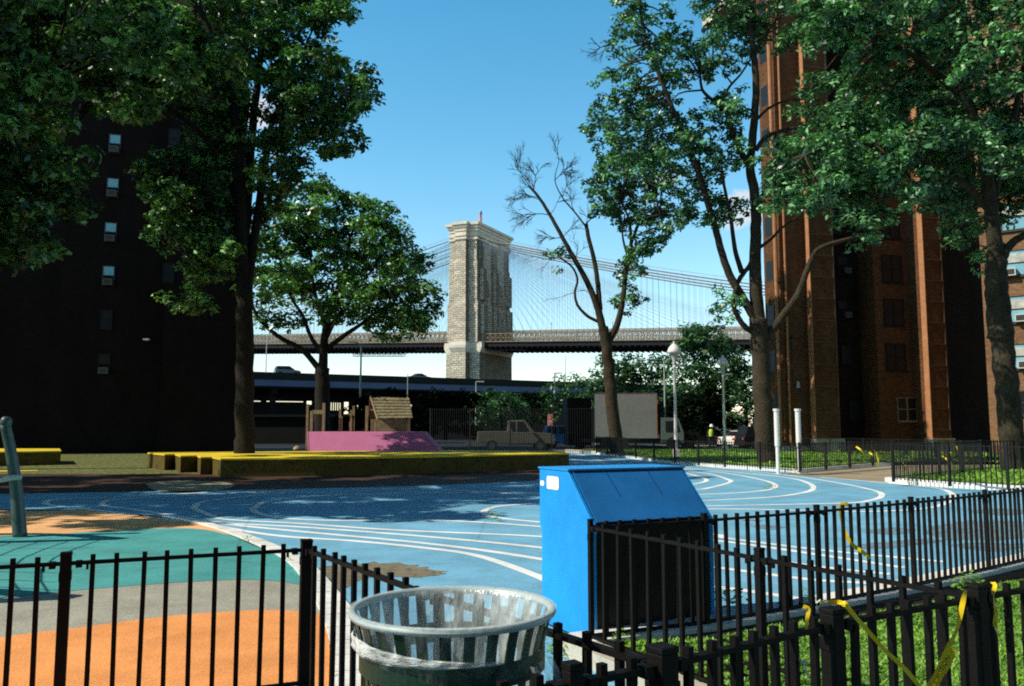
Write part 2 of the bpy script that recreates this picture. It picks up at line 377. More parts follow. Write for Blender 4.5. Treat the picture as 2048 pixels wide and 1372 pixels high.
lines = [
 [(205, 1026), (300, 1033), (369, 1041), (421, 1051), (550, 1072), (706, 1083), (849, 1097), (956, 1113), (1078, 1155), (1130, 1180), (1250, 1206), (1428, 1220), (1500, 1226)],
 [(260, 1018), (369, 1036), (470, 1051), (600, 1064), (861, 1089), (1078, 1119), (1250, 1155), (1428, 1175), (1553, 1192), (1600, 1200)],
 [(505, 1019), (518, 1028), (564, 1037), (675, 1042), (824, 1041), (936, 1044), (1078, 1054), (1250, 1070), (1428, 1082), (1632, 1110), (1808, 1137)],
 [(387, 1017), (421, 1031), (457, 1040), (600, 1048), (787, 1061), (1078, 1074), (1250, 1092), (1428, 1106), (1560, 1124), (1656, 1137), (1780, 1150)],
 [(90, 1006), (109, 1012), (273, 1030), (369, 1043), (480, 1049), (600, 1055), (861, 1075), (1078, 1096), (1250, 1118), (1428, 1136), (1615, 1160), (1735, 1168)],
 [(985, 985), (742, 988), (621, 994), (535, 1003), (505, 1019)],
 [(742, 982), (550, 988), (485, 994), (407, 1004), (387, 1017)],
 [(600, 981), (328, 994), (260, 998), (219, 1001), (204, 1008), (219, 1014), (260, 1018)],
 [(420, 985), (246, 994), (145, 998), (101, 1001), (90, 1006)],
 [(1055, 992), (985, 985), (850, 979), (700, 978)],
 [(1240, 1000), (1070, 1008), (1000, 1013), (973, 1020), (969, 1027), (988, 1035), (1078, 1045), (1250, 1058), (1428, 1070), (1450, 1077), (1632, 1100), (1801, 1117), (1890, 1125)],
 [(1240, 932), (1300, 939), (1370, 947), (1413, 960), (1380, 970), (1300, 976), (1240, 978)],
 [(1142, 925), (1250, 936), (1340, 941), (1411, 947), (1452, 958), (1460, 965), (1415, 977), (1389, 980), (1250, 986)],
 [(1142, 919), (1250, 931), (1350, 938), (1446, 946), (1518, 959), (1549, 969), (1542, 979), (1480, 986), (1389, 990), (1250, 994)],
 [(1142, 914), (1200, 921), (1300, 932), (1400, 939), (1495, 947), (1581, 957), (1615, 966), (1627, 975), (1615, 984), (1553, 994), (1450, 1000), (1389, 1002), (1240, 1004)],
 [(1150, 907), (1180, 913), (1260, 924), (1350, 931), (1450, 939), (1540, 947), (1619, 957), (1691, 969), (1753, 983), (1763, 993), (1742, 1001), (1687, 1007), (1450, 1012), (1389, 1013), (1240, 1014)],
 [(1640, 955), (1760, 965), (1850, 974), (1884, 979), (1901, 986), (1906, 996), (1890, 1008), (1846, 1018), (1736, 1024), (1622, 1022), (1450, 1019), (1240, 1020)],
]
for i, L in enumerate(lines):
    g = MB(); g.ribbon(smoothpath(G(L), 7), LW, .010); o = g.build('lane_line', M['line_white'], track)
# rubber bands of the left play area
orange_top = [(-900, 1008), (0, 1022), (190, 1021), (330, 1036), (400, 1047)]
tealtop = [(-900, 1092), (0, 1073), (170, 1066), (336, 1058), (410, 1061), (463, 1073)]
rimr = [(463, 1073), (522, 1099), (575, 1122), (612, 1158)]
greytop = [(-900, 1260), (-300, 1225), (0, 1198), (175, 1181), (310, 1170), (410, 1164), (485, 1161), (560, 1165), (614, 1174)]
orgtop = [(-900, 1420), (-300, 1330), (0, 1278), (149, 1259), (336, 1235), (485, 1224), (560, 1223), (612, 1227), (648, 1233)]
def sheetpx(name, px, z, m, label): 
    g = MB(); g.sheet([p[:2] for p in G(px)], z); return struct(name, g, m, label, 'surface')
sp_ = lambda P: [(p.x, p.y) for p in smoothpath([Vector((a, b)) for a, b in P], 6)]
sheetpx('rubber_surface', sp_(orange_top)+[(463, 1073)]+sp_(tealtop)[::-1][1:], .009, M['rub_pale'], 'sunlit pale orange safety surface band beyond the teal one')
sheetpx('rubber_surface', sp_(tealtop)+sp_(rimr)[1:]+sp_(greytop)[::-1], .012, M['rub_teal'], 'teal green safety surface band under the net climber')
sheetpx('rubber_surface', sp_(greytop)+sp_(orgtop)[::-1], .009, M['rub_grey'], 'speckled grey safety surface band between teal and orange')
orr = G(sp_(orgtop)+[(658, 1290), (672, 1400)])
g = MB(); g.sheet([p[:2] for p in orr]+[(-1.35, 4.7), (-1.5, 3.0), (-4.5, 3.0), (-7, 4)], .012); struct('rubber_surface', g, M['rub_orange'], 'bright orange safety surface band nearest the front fence', 'surface')
g = MB(); g.sheet([p[:2] for p in G([(600, 1140), (640, 1180), (662, 1200), (700, 1262), (722, 1380), (700, 1500), (676, 1400), (660, 1290), (648, 1230), (612, 1158)])], .008)
struct('gravel_strip', g, M['pebble'], 'strip of brown pebbles and litter between orange surface and kerb', 'gravel')
kp = smoothpath(G([(330, 1033), (400, 1047), (470, 1068), (540, 1096), (600, 1130), (650, 1190), (690, 1260), (714, 1350), (716, 1480)]), 6)
g = MB()
for k in range(len(kp)-1):
    a, b = kp[k], kp[k+1]; w = .05+.13*k/len(kp)
    d = (b-a).normalized(); n_ = Vector((-d.y, d.x, 0))*w
    v = [a-n_, b-n_, b+n_, a+n_]
    g.add([(p.x, p.y, .0) for p in v]+[(p.x, p.y, .030+.004*(k%2)) for p in v], [(4, 5, 6, 7), (0, 1, 5, 4), (1, 2, 6, 5), (2, 3, 7, 6), (3, 0, 4, 7)])
struct('kerb', g, M['kerb_white'], 'low curved white kerb along the rubber play area', 'kerb')
def blobpatch(px, z, m, label, name='bare_patch', jit=.12):
    P = smoothpath(G(px+[px[0]]), 7)[:-1]; c = sum(P, Vector())/len(P)
    P = [c+(p-c)*(1+R.uniform(-jit, jit)) for p in P]
    g = MB(); g.sheet([p[:2] for p in P], z); return struct(name, g, m, label, 'patch')
blobpatch([(612, 1140), (680, 1130), (760, 1126), (840, 1134), (890, 1146), (850, 1156), (740, 1156), (690, 1178), (640, 1185)], .0085, M['bare'], 'bare tan patch worn through the blue paint near the corner post')
for q, lb in (([(1850, 1062), (1900, 1047), (1990, 1042), (2090, 1046), (2080, 1072), (1980, 1082), (1880, 1080)], 'largest dark bare patch in the track at the right'),
          ([(1690, 1094), (1760, 1086), (1850, 1078), (1895, 1082), (1830, 1092), (1740, 1100)], 'long tan bare patch behind the second fence post'),
          ([(1740, 1060), (1790, 1056), (1830, 1062), (1790, 1070), (1745, 1068)], 'small bare patch with weeds in mid track'),
          ([(1500, 1054), (1530, 1051), (1570, 1055), (1540, 1060)], 'small brown patch just right of the blue bin'),
          ([(1930, 1024), (2000, 1018), (2080, 1024), (2010, 1032)], 'thin bare patch at the far right of the track'),
          ([(1900, 1092), (1960, 1086), (2060, 1090), (1990, 1104)], 'tan worn patch nearest the kerb at the right')):
    blobpatch(q, .0085, M['bare_thin'], lb)
g = MB(); g.ribbon(G([(1486, 1042), (1500, 1041), (1522, 1043)]), .10, .012); struct('red_mark', g, M['red'], 'short faded red mark painted on the blue track', 'marking')
# cracks
for q in ([(360, 1040), (700, 1052), (760, 1049)], [(1140, 1060), (1700, 1040), (2040, 1060)], [(940, 985), (1020, 1000), (1075, 1003)]):
    pass

# raised planting bed behind the gate, with its coping
B1 = [Vector((.56, 6.10)), Vector((1.345, 4.66)), Vector((1.95, 3.60))]
B2 = [Vector((.56, 6.10)), Vector((1.47, 6.53)), Vector((2.58, 7.22)), Vector((3.77, 8.05)), Vector((4.99, 8.98)), Vector((6.25, 9.98)), Vector((7.5, 11.0)), Vector((9.6, 12.7))]
def offset(P, d):
    out = []
    for i, p in enumerate(P):
        a = P[max(i-1, 0)]; c = P[min(i+1, len(P)-1)]; t = (c-a).normalized(); out.append(p+Vector((-t.y, t.x))*d)
    return out
KW = .24
outer1 = offset(B1, -KW); outer2 = offset(B2, KW)
corner = Vector((.45, 6.34))
def coping(name, inner, outer, z, m, label):
    g = MB(); n = len(inner)
    for i in range(n-1):
        q = [inner[i], inner[i+1], outer[i+1], outer[i]]
        g.add([(p.x, p.y, 0) for p in q]+[(p.x, p.y, z) for p in q], [(4, 5, 6, 7), (7, 6, 5, 4)][:1]+[(0, 1, 5, 4), (2, 3, 7, 6), (1, 2, 6, 5), (3, 0, 4, 7)])
    return struct(name, g, m, label, 'kerb')
outer1[0] = Vector((.33, 6.12)); outer2[0] = Vector((.33, 6.12))
coping('kerb', [p.copy() for p in B1], outer1, .12, M['concrete'], 'broad weathered concrete coping leading from the blue bin toward the camera')
outer2w = offset(B2, .27); outer2w[0] = Vector((.36, 6.22))
coping('kerb', offset(B2, -.08), outer2w, .124, M['kerb_white'], 'long white painted kerb under the fence beside the track')
soil = [p for p in offset(B2, -.10)]+[p for p in offset(B2, -.55)][::-1]
g = MB(); g.sheet([(p.x, p.y) for p in soil], .090); struct('soil_strip', g, M['soil'], 'dark bare soil strip shaded by the fence along the kerb', 'soil')
bed = [(p.x, p.y) for p in B1[::-1]]+[(p.x, p.y) for p in B2[1:]]+[(14, 11), (14, 2.0), (2.0, 2.0), (2.15, 3.2)]
g = MB(); g.sheet(bed, .075); struct('lawn', g, M['lawn'], 'clover lawn inside the near planting bed', 'lawn')
g = MB(); g.box(-.5, .5, -.09, .09, 0, .12)
# kerb below the front fence
def fencekerb(a, b, w, z, m, label):
    g = MB(); a = Vector(a); b = Vector(b); d = (b-a).normalized(); n_ = Vector((-d.y, d.x))*w/2
    g.prism([(a-n_)[:], (b-n_)[:], (b+n_)[:], (a+n_)[:]], 0, z); return struct('kerb', g, m, label, 'kerb')
fencekerb((-5.6, 3.1), (-1.22, 4.98), .2, .10, M['kerb_white'], 'white kerb beneath the front left fence')
fencekerb((-1.3, 5.05), (-.95, 4.6), .34, .03, M['concrete'], 'concrete footing under the corner post')
fencekerb((.30, 3.6), (1.55, 3.9), .0+.5, .02, M['concrete'], 'concrete slab edge behind the gate')

# ---- lawn blades: dense clover near, grass further
def grass(name, region, n, z, size, label, m=M['leaf_grass'], tall=.09, seed=3, cull=None, flower=False):
    rg = np.random.default_rng(seed)
    xs = np.array([p[0] for p in region]); ys = np.array([p[1] for p in region])
    P = []
    while len(P) < n:
        x = rg.uniform(xs.min(), xs.max(), n); y = rg.uniform(ys.min(), ys.max(), n)
        inside = np.zeros(n, bool); j = len(region)-1
        for i in range(len(region)):
            xi, yi, xj, yj = *region[i], *region[j]
            c = ((yi > y) != (yj > y)) & (x < (xj-xi)*(y-yi)/(yj-yi+1e-12)+xi); inside ^= c; j = i
        k = inside
        if cull is not None: k &= cull(x, y)
        P += list(zip(x[k], y[k]))
    P = np.array(P[:n]); x, y = P[:, 0], P[:, 1]
    clump = .5+.5*np.sin(x*3.1+np.sin(y*2.3)*2)*np.cos(y*3.7+np.sin(x*4.1))
    a = rg.uniform(0, 2*PI, n); h = tall*rg.uniform(.35, 1, n)*(.5+clump*.8); s = size*rg.uniform(.6, 1.3, n)
    tl = rg.uniform(-.6, .6, (n, 2))
    dx, dy = np.cos(a)*s, np.sin(a)*s
    V = np.empty((n, 4, 3))
    zz = z+h*.6
    V[:, 0] = np.stack([x-dx, y-dy, zz-s*tl[:, 0]], 1); V[:, 1] = np.stack([x-dy*.7, y+dx*.7, zz+s*tl[:, 1]], 1)
    V[:, 2] = np.stack([x+dx, y+dy, zz+s*tl[:, 0]+.3*h], 1); V[:, 3] = np.stack([x+dy*.7, y-dx*.7, zz-s*tl[:, 1]], 1)
    me = bpy.data.meshes.new(name); me.vertices.add(4*n); me.vertices.foreach_set('co', V.reshape(-1))
    me.loops.add(4*n); me.loops.foreach_set('vertex_index', np.arange(4*n)); me.polygons.add(n)
    me.polygons.foreach_set('loop_start', np.arange(n)*4); me.polygons.foreach_set('loop_total', np.full(n, 4))
    me.update(calc_edges=True)
    at_ = me.attributes.new('tone', 'FLOAT', 'POINT'); tv = np.clip(clump*.5+rg.uniform(0, .6, n), 0, 1); at_.data.foreach_set('value', np.repeat(tv, 4))
    me.materials.append(m); o = bpy.data.objects.new(name, me); C.objects.link(o)
    return tag(o, label, 'grass', kind='stuff')
b2n = [(p.x, p.y) for p in offset(B2, -.42)]
grass('clover', [(.72, 5.98), (1.25, 6.1)]+b2n[2:]+[(8, 8.5), (6.0, 4.9), (2.2, 4.6), (1.46, 4.6)], 60000, .075, .016, 'clover and short grass filling the near planting bed', seed=5, tall=.07,
      cull=lambda x, y: x < .66*y)
# ================================================================ FENCES (near)
ptype = [0]
def picket_mesh(h0, h1, w=.024):
    g = MB(); g.box(-w/2, w/2, -w/2, w/2, h0, h1); 
    me = bpy.data.meshes.new('picket'); me.from_pydata(g.v, [], g.f); me.materials.append(M['iron']); return me
PM = picket_mesh(.10, .93)
def near_fence(label, group, posts, zb, h=.90, pw=None, sp=.122, lead=.11, individual=True, bracket=True, caps=True, hb=.15, farmat=None, skip_post=(), count=None, cat='fence', name='iron_fence'):
    m_ = farmat or M['iron']
    o0 = Vector((posts[0][0], posts[0][1], 0)); t = thing(name, label, cat, o0, 0, group)
    P = [Vector((p[0], p[1])) for p in posts]; pw = pw or [.06]*len(P)
    for i, p in enumerate(P):
        if i in skip_post: continue
        w = pw[i]; d = (P[min(i+1, len(P)-1)]-P[max(i-1, 0)]); rz = math.atan2(d.y, d.x)
        g = MB(); g.cbox((0, 0, zb/2+(h+.03)/2+.0), w, w, h+.03-zb, 0); g.v = [(v[0], v[1], v[2]) for v in g.v]
        g.cbox((0, 0, h+.040), w*1.06, w*1.06, .02, 0)
        g.cbox((0, 0, h-.075), w*1.10, w*1.10, .05, 0)
        po = g.build('post', m_, t, bevel=.004 if individual else 0); po.location = (p.x-o0.x, p.y-o0.y, 0); po.rotation_euler = (0, 0, rz)
    for i in range(len(P)-1):
        a, b = P[i], P[i+1]; L = (b-a).length; d = (b-a)/L; rz = math.atan2(d.y, d.x)
        for hh in (h-.0, hb):
            g = MB(); ra = a+d*(pw[i]/2)-o0.xy; rb = b-d*(pw[i+1]/2)-o0.xy
            g.bar((ra.x, ra.y, hh-.01), (rb.x, rb.y, hh-.01), .034, .018)
            if bracket and hh > .5:
                for q, s in ((ra, 1), (rb, -1)):
                    c = q+d*.035*s; g.cbox((c.x, c.y, hh-.015), .03, .05, .034, rz)
                    c = q+d*.075*s; g.cbox((c.x, c.y, hh-.024), .012, .018, .045, rz)
            g.build('rail', m_, t)
        n = max(1, int(round((L-pw[i]/2-pw[i+1]/2)/sp))-1); gap = (L)/(n+1)
        if individual:
            for k in range(n):
                c = a+d*gap*(k+1)-o0.xy
                o = bpy.data.objects.new('picket', PM); C.objects.link(o); o.parent = t
                o.location = (c.x, c.y, h-.90); o.rotation_euler = (R.uniform(-.006, .006), R.uniform(-.01, .01), rz)
        else:
            g = MB()
            for k in range(n):
                c = a+d*gap*(k+1)-o0.xy; g.cbox((c.x, c.y, (h+.03+zb+.06)/2), .022, .022, h+.03-zb-.06, rz)
            g.build('picket_panel', m_, t)
    return t
near_fence('black iron picket fence at front left, before the teal and orange surface', None, [(-5.42, 3.22), (-3.57, 3.97), (-2.34, 4.50), (-1.20, 5.00)], .02, pw=[.05, .05, .054, .062], sp=.122)
near_fence('black iron fence running from the corner post behind the trash can to the gate', None, [(-1.20, 5.00), (-.40, 3.74), (.43, 2.60)], .0, pw=[.06, .06, .06], sp=.148, skip_post=(0, 1, 2))
near_fence('black iron fence from the blue bin down to the gate post', None, [(.56, 6.10), (1.345, 4.66), (1.95, 3.60)], .10, pw=[.034, .043, .04], sp=.16, skip_post=(2,))
near_fence('long black iron fence standing on the white kerb beside the track', None, [(p.x, p.y) for p in B2], .10, pw=[.03]+[.040]*7, sp=.118, skip_post=(0,))
near_fence('low black iron fence nearest the camera, behind and right of the trash can', None, [(-1.0, 1.75), (.168, 2.42), (.45, 2.60), (1.16, 3.13)], 0, h=.90, pw=[.04, .045, .070, .06], sp=.105, skip_post=(3,))
near_fence('black iron gate between the two thickest posts, chained at its left', None, [(1.16, 3.13), (1.94, 3.60)], 0, h=.90, pw=[.062, .062], sp=.10, cat='gate', name='iron_gate')
near_fence('black iron fence right of the gate at the photo edge', None, [(1.94, 3.60), (3.05, 4.25), (4.2, 4.95)], 0, h=.90, pw=[.062, .04, .04], sp=.11, skip_post=(0,))

# ================================================================ TRASH CAN
can_c = atY(906, 1207, 2.76); can_c.z = 0
can = thing('trash_can', 'green slatted steel litter basket with flared grey rim, lined with clear plastic', 'trash can', can_c)
RZ = 1.022; KS = .91
class SM(MB):            # basket shapes are drafted at full size and scaled on build
    def build(s, name, m, parent=None, **k):
        s.v = [(x*KS, y*KS, z*RZ/.955) for x, y, z in s.v]; return MB.build(s, name, m, parent, **k)
g = SM(); prof = []
for k in range(13):
    a = 2*PI*k/12; prof.append((.349+.014*math.cos(a), .955+.012*math.sin(a)))
g.lathe(prof, 64); g.build('rim', M['can_rim'], can, smooth=True)
def slat_r(z):                       # barrel radius by height, flaring out to the rim
    t = max(0, (z-.70)/.25); return .305+.045*t**2.2 - .02*max(0, (.35-z)/.35)
ns = 28
for k in range(ns):
    a0 = 2*PI*k/ns; g = SM(); w = .036; zs = [.08, .3, .5, .64, .70, .76, .82, .87, .91, .945]
    for z in zs:
        r = slat_r(z)
        for da, dr in ((-w/2, 0), (w/2, 0), (w/2, -.006), (-w/2, -.006)):
            rr = r+dr; an = a0+da/rr; g.v.append((rr*math.cos(an), rr*math.sin(an), z))
    for i in range(len(zs)-1):
        for j in range(4):
            j2 = (j+1) % 4; g.f.append((i*4+j, i*4+j2, i*4+4+j2, i*4+4+j))
    g.build('slat', M['can_green'], can)
for z0, z1 in ((.795, .858), (.10, .15), (.44, .48)):
    g = SM(); r0 = slat_r((z0+z1)/2)+.002
    g.lathe([(r0, z0), (r0+.006, z0), (r0+.006, z1), (r0, z1), (r0, z0)], 64); g.build('hoop', M['can_green'], can, smooth=False)
g = SM(); g.lathe([(.0, .07), (.285, .07), (.285, .09), (.0, .09)], 40); g.build('base', M['can_green'], can)
# liner: folds inside, over the rim and down the outside
def skirt(prof, n=150, amp=.006, seed=1, lower=None):
    g = SM(); rr = random.Random(seed); ph = [(rr.uniform(0, 6.28), rr.choice([5, 8, 13, 21, 34]), rr.uniform(.3, 1)) for _ in range(9)]
    b = 0
    for i, (r, z, am) in enumerate(prof):
        for j in range(n):
            a = 2*PI*j/n; w = sum(q*math.sin(f*a+p+z*9*(1+f*.05)) for p, f, q in ph)/3
            g.v.append(((r+am*w)*math.cos(a), (r+am*w)*math.sin(a), z+(lower(a)*i/(len(prof)-1) if lower else 0)))
    for i in range(len(prof)-1):
        for j in range(n):
            j2 = (j+1) % n; g.f.append((i*n+j, i*n+j2, (i+1)*n+j2, (i+1)*n+j))
    return g
lin = thing('bin_liner', 'clear plastic bag lining the litter basket and folded over its rim', 'plastic bag', can_c)
inner = [(.364, .966, .0), (.352, .969, .0), (.335, .958, .001), (.325, .93, .003), (.308, .88, .006), (.296, .80, .010), (.285, .68, .014), (.27, .5, .018), (.24, .3, .02), (.16, .16, .02), (.02, .14, .0)]
skirt(inner, seed=3).build('inner_bag', M['liner'], lin, smooth=True)
outer = [(.364, .966, .0), (.367, .955, .001), (.362, .935, .002), (.352, .905, .004), (.345, .885, .005), (.342, .87, .006), (.338, .855, .007), (.336, .84, .006)]
skirt(outer, seed=4, lower=lambda a: -.012*math.sin(a*3)-.035*max(0, math.cos(a+.4))).build('outer_bag', M['liner_out'], lin, smooth=True)
# bunched hem, thicker on the left of the basket
g = SM(); n = 120
for i, (r, z) in enumerate([(.345, .905), (.350, .893), (.346, .882), (.351, .872), (.344, .863), (.338, .855)]):
    for j in range(n+1):
        a = rad(150)+rad(150)*j/n; w = math.sin(a*31+i)*.0012+math.sin(a*13+i*2.1)*.002
        taper = min(1, (1-j/n)*1.7)
        g.v.append(((r+w)*math.cos(a), (r+w)*math.sin(a), .862+(z-.862)*(0.2+.75*taper)))
for i in range(5):
    for j in range(n): g.f.append((i*(n+1)+j, i*(n+1)+j+1, (i+1)*(n+1)+j+1, (i+1)*(n+1)+j))
g.build('folded_hem', M['liner_fold'], lin, smooth=True)
g = SM(); rr = random.Random(8)
for k in range(3):
    a = rad(-38+9*k); base = Vector((.342*math.cos(a), .342*math.sin(a), .84)); pts = []
    for i in range(6):
        for j in range(5):
            g.v.append((base.x+.012*i*.6+rr.uniform(-.006, .006)+j*.006, base.y+j*.007*(k-1)-.004*i+rr.uniform(-.005, .005), base.z-i*.014+rr.uniform(-.004, .004)))
    b = k*30
    for i in range(5):
        for j in range(4): g.f.append((b+i*5+j, b+i*5+j+1, b+i*5+6+j, b+i*5+5+j))
g.build('loose_corner', M['liner'], lin, smooth=True)

# ================================================================ BLUE BIN (tall box with sloped lid)
bx = thing('recycling_bin', 'tall blue steel bin with sloping lid and white sticker, behind the fence corner', 'bin', (.600, 6.33, 0), math.atan2(.447, .894))
L_, D_, H1, H2, T = 1.13, .83, .885, 1.262, .37
def side(x0, x1):
    g = MB(); pr = [(0, .03), (0, H1), (T, H2), (D_, H2), (D_, .80), (D_-.035, .76), (D_-.035, .03)]
    n = len(pr); g.v = [(x0, p[0], p[1]) for p in pr]+[(x1, p[0], p[1]) for p in pr]
    for i in range(n): g.f.append((i, (i+1) % n, n+(i+1) % n, n+i))
    g.f.append(tuple(range(n))[::-1]); g.f.append(tuple(range(n, 2*n))); return g
side(0, .03).build('side_panel', M['box_blue'], bx, bevel=.004)
side(L_-.03, L_).build('side_panel', M['box_blue'], bx, bevel=.004)
g = MB(); g.box(.03, L_-.03, .02, .04, .03, H1-.01); g.build('front_panel', M['box_dark'], bx)  # front face coloured near black in place of its shade
g = MB(); g.box(.03, L_-.03, D_-.06, D_-.04, .03, H2-.02); g.build('back_panel', M['box_blue'], bx)
g = MB(); g.box(-.008, L_+.008, T-.02, D_+.012, H2-.002, H2+.014); g.build('top_panel', M['box_blue'], bx, bevel=.003)
def lidpt(x, s, off=0.0):     # s along the slope 0..1
    nrm = Vector((0, -(H2-H1), T)).normalized(); return Vector((x, T*s, H1+(H2-H1)*s))+nrm*off
g = MB()
q = [lidpt(.035, .02), lidpt(L_-.035, .02), lidpt(L_-.035, .97), lidpt(.035, .97)]
q2 = [lidpt(.035, .02, .010), lidpt(L_-.035, .02, .010), lidpt(L_-.035, .97, .010), lidpt(.035, .97, .010)]
g.add(q+q2, [(4, 5, 6, 7), (0, 1, 5, 4), (1, 2, 6, 5), (2, 3, 7, 6), (3, 0, 4, 7)])
lid = g.build('lid', M['box_lid'], bx)
for xs in (.36, .76):
    g = MB(); g.bar(lidpt(xs, .45, .0105), lidpt(xs-.02, .93, .0105), .004, .002); g.build('seam', M['box_dark'], lid)
g = MB(); g.bar(lidpt(.04, .955, .012), lidpt(L_-.04, .955, .012), .012, .008); g.build('hinge', M['box_dark'], lid)
# rounded white sticker + dot on the left face
def rsq(cy, cz, w, h, r, x):
    P = []
    for (sx, sz, a0) in ((1, 1, 0), (-1, 1, 90), (-1, -1, 180), (1, -1, 270)):
        for k in range(5):
            a = rad(a0+22.5*k); P.append((x, cy+sx*(w/2-r)+r*math.cos(a), cz+sz*(h/2-r)+r*math.sin(a)))
    return P
g = MB(); P = rsq(.60, 1.155, .20, .105, .022, -.004); g.add(P, [tuple(range(len(P)))]); g.build('sticker', M['sticker'], bx)
g = MB(); P = rsq(.775, 1.143, .07, .044, .02, -.004); g.add(P, [tuple(range(len(P)))]); g.build('sticker', M['sticker'], bx)

# ================================================================ CAUTION TAPES, CHAIN
def ribbon3(pts, w, twist=0.0, seed=1, face=Vector((0, -1, 0))):
    P = smoothpath(pts, 8); g = MB(); k = len(P); rr = random.Random(seed); tw = rr.uniform(0, 3)
    for i, p in enumerate(P):
        d = (P[min(i+1, k-1)]-P[max(i-1, 0)]).normalized(); s = d.cross(face).normalized(); n_ = s.cross(d)
        a = twist*math.sin(tw+i*.35); v = (s*math.cos(a)+n_*math.sin(a))*w/2
        g.v += [tuple(p+v), tuple(p-v)]
    for i in range(k-1): g.f.append((2*i, 2*i+1, 2*i+3, 2*i+2))
    return g
def text_mesh(s, size, m, name, parent, mtx):
    cu = bpy.data.curves.new('t', 'FONT'); cu.body = s; cu.size = size; cu.align_x = 'CENTER'; cu.align_y = 'CENTER'
    to = bpy.data.objects.new('t', cu); C.objects.link(to); dg = bpy.context.evaluated_depsgraph_get()
    me = bpy.data.meshes.new_from_object(to.evaluated_get(dg)); bpy.data.objects.remove(to); me.transform(mtx); me.materials.clear(); me.materials.append(m)
    o = bpy.data.objects.new(name, me); C.objects.link(o); o.parent = parent; return o
def lettering(parent, origin, a, b, s, size, name='lettering'):
    """text running from a to b, facing the camera side"""
    d = (b-a).normalized(); n_ = Vector((0, -1, 0)); n_ = (n_-d*n_.dot(d)).normalized(); u = n_.cross(d)
    c = (a+b)/2+n_*.004-Vector(origin)
    mtx = Matrix(((d.x, u.x, n_.x, c.x), (d.y, u.y, n_.y, c.y), (d.z, u.z, n_.z, c.z), (0, 0, 0, 1)))
    return text_mesh(s, size, M['ink'], name, parent, mtx)
t1 = [atY(1640, 1205, 3.12), atY(1672, 1204, 3.13), atY(1690, 1210, 3.12), atY(1720, 1244, 3.14), atY(1770, 1300, 3.18), atY(1810, 1338, 3.2), atY(1845, 1380, 3.22), atY(1870, 1410, 3.24)]
o = tag(thing('caution_tape', 'yellow caution tape tied to the gate rail and sagging down to the right', 'tape', t1[0]), None)
ribbon3(t1, .016, .35, 2).build('strip', M['tape'], o, origin=t1[0])
knot = atY(1690, 1209, 3.10); g = MB(); g.lathe([(.001, -.012), (.011, -.006), (.013, .004), (.006, .012), (.001, .013)], 7, knot); g.build('knot', M['tape'], o, origin=t1[0])
t2 = [atY(1931, 1180, 3.5), atY(1924, 1212, 3.49), atY(1914, 1258, 3.47), atY(1896, 1296, 3.45), atY(1880, 1330, 3.42), atY(1858, 1372, 3.40), atY(1840, 1400, 3.38)]
o = thing('caution_tape', 'yellow caution tape hanging from the right gate post with black lettering', 'tape', t2[0])
ribbon3(t2, .020, .4, 5).build('strip', M['tape'], o, origin=t2[0])
ribbon3([atY(1905, 1296, 3.40), atY(1892, 1325, 3.39), atY(1876, 1352, 3.38), atY(1862, 1380, 3.37)], .042, .1, 5).build('unfolded_end', M['tape'], o, origin=t2[0])
lettering(o, t2[0], atY(1868, 1368, 3.33), atY(1897, 1310, 3.33), 'CAUTION', .026)
t3 = [atY(1983, 1164, 3.66), atY(1990, 1170, 3.64), atY(1986, 1190, 3.63), atY(1992, 1225, 3.62), atY(1990, 1250, 3.62), atY(1998, 1272, 3.61)]
o = thing('caution_tape', 'short twist of yellow tape hanging right of the thick gate post', 'tape', t3[0]); ribbon3(t3, .016, .7, 9).build('strip', M['tape'], o, origin=t3[0])
t4 = [atY(1606, 1212, 3.02), atY(1617, 1218, 3.02), atY(1614, 1238, 3.02), atY(1612, 1262, 3.02)]
o = thing('caution_tape', 'stub of yellow tape on the chained gate post', 'tape', t4[0]); ribbon3(t4, .013, .4, 4).build('strip', M['tape'], o, origin=t4[0])
t5 = [atY(1696, 1008, 7.5), atY(1682, 1011, 7.5), atY(1684, 1040, 7.5), atY(1692, 1070, 7.48), atY(1708, 1092, 7.46), atY(1724, 1103, 7.44), atY(1740, 1117, 7.4)]
o = thing('caution_tape', 'yellow tape with black lettering trailing from the top rail beside the track', 'tape', t5[0]); ribbon3(t5, .034, .2, 6).build('strip', M['tape'], o, origin=t5[0])
lettering(o, t5[0], atY(1686.5, 1050, 7.40), atY(1683.5, 1016, 7.40), 'CAUTION', .03)
for (a, b, lb) in (((1712, 893), (1728, 908), 'yellow tape scrap tied highest on the far fence'), ((1752, 905), (1756, 934), 'longest yellow tape scrap on the far fence'), ((1738, 905), (1746, 913), 'small yellow tape scrap left of the long one'), ((1898, 900), (1900, 911), 'yellow tape scrap near the far plinth'), ((1912, 892), (1916, 908), 'yellow tape scrap right of the far plinth'), ((1885, 912), (1908, 934), 'thin slanting yellow tape on the far fence'), ((1806, 925), (1812, 940), 'low yellow tape scrap on the far fence')):
    P = [atY(*a, 24.6), atY((a[0]+b[0])/2+2, (a[1]+b[1])/2, 24.5), atY(*b, 24.6)]
    o = thing('caution_tape', lb, 'tape', P[0]); ribbon3(P, .05, .4, a[0]).build('strip', M['tape'], o, origin=P[0])
ch = thing('chain', 'bright steel chain with an open snap hook hanging on the gate post', 'chain', atY(1592, 1275, 3.0))
P = smoothpath([atY(1594, 1268, 3.02), atY(1589, 1290, 3.0), atY(1592, 1312, 3.0), atY(1604, 1325, 2.99)], 4)
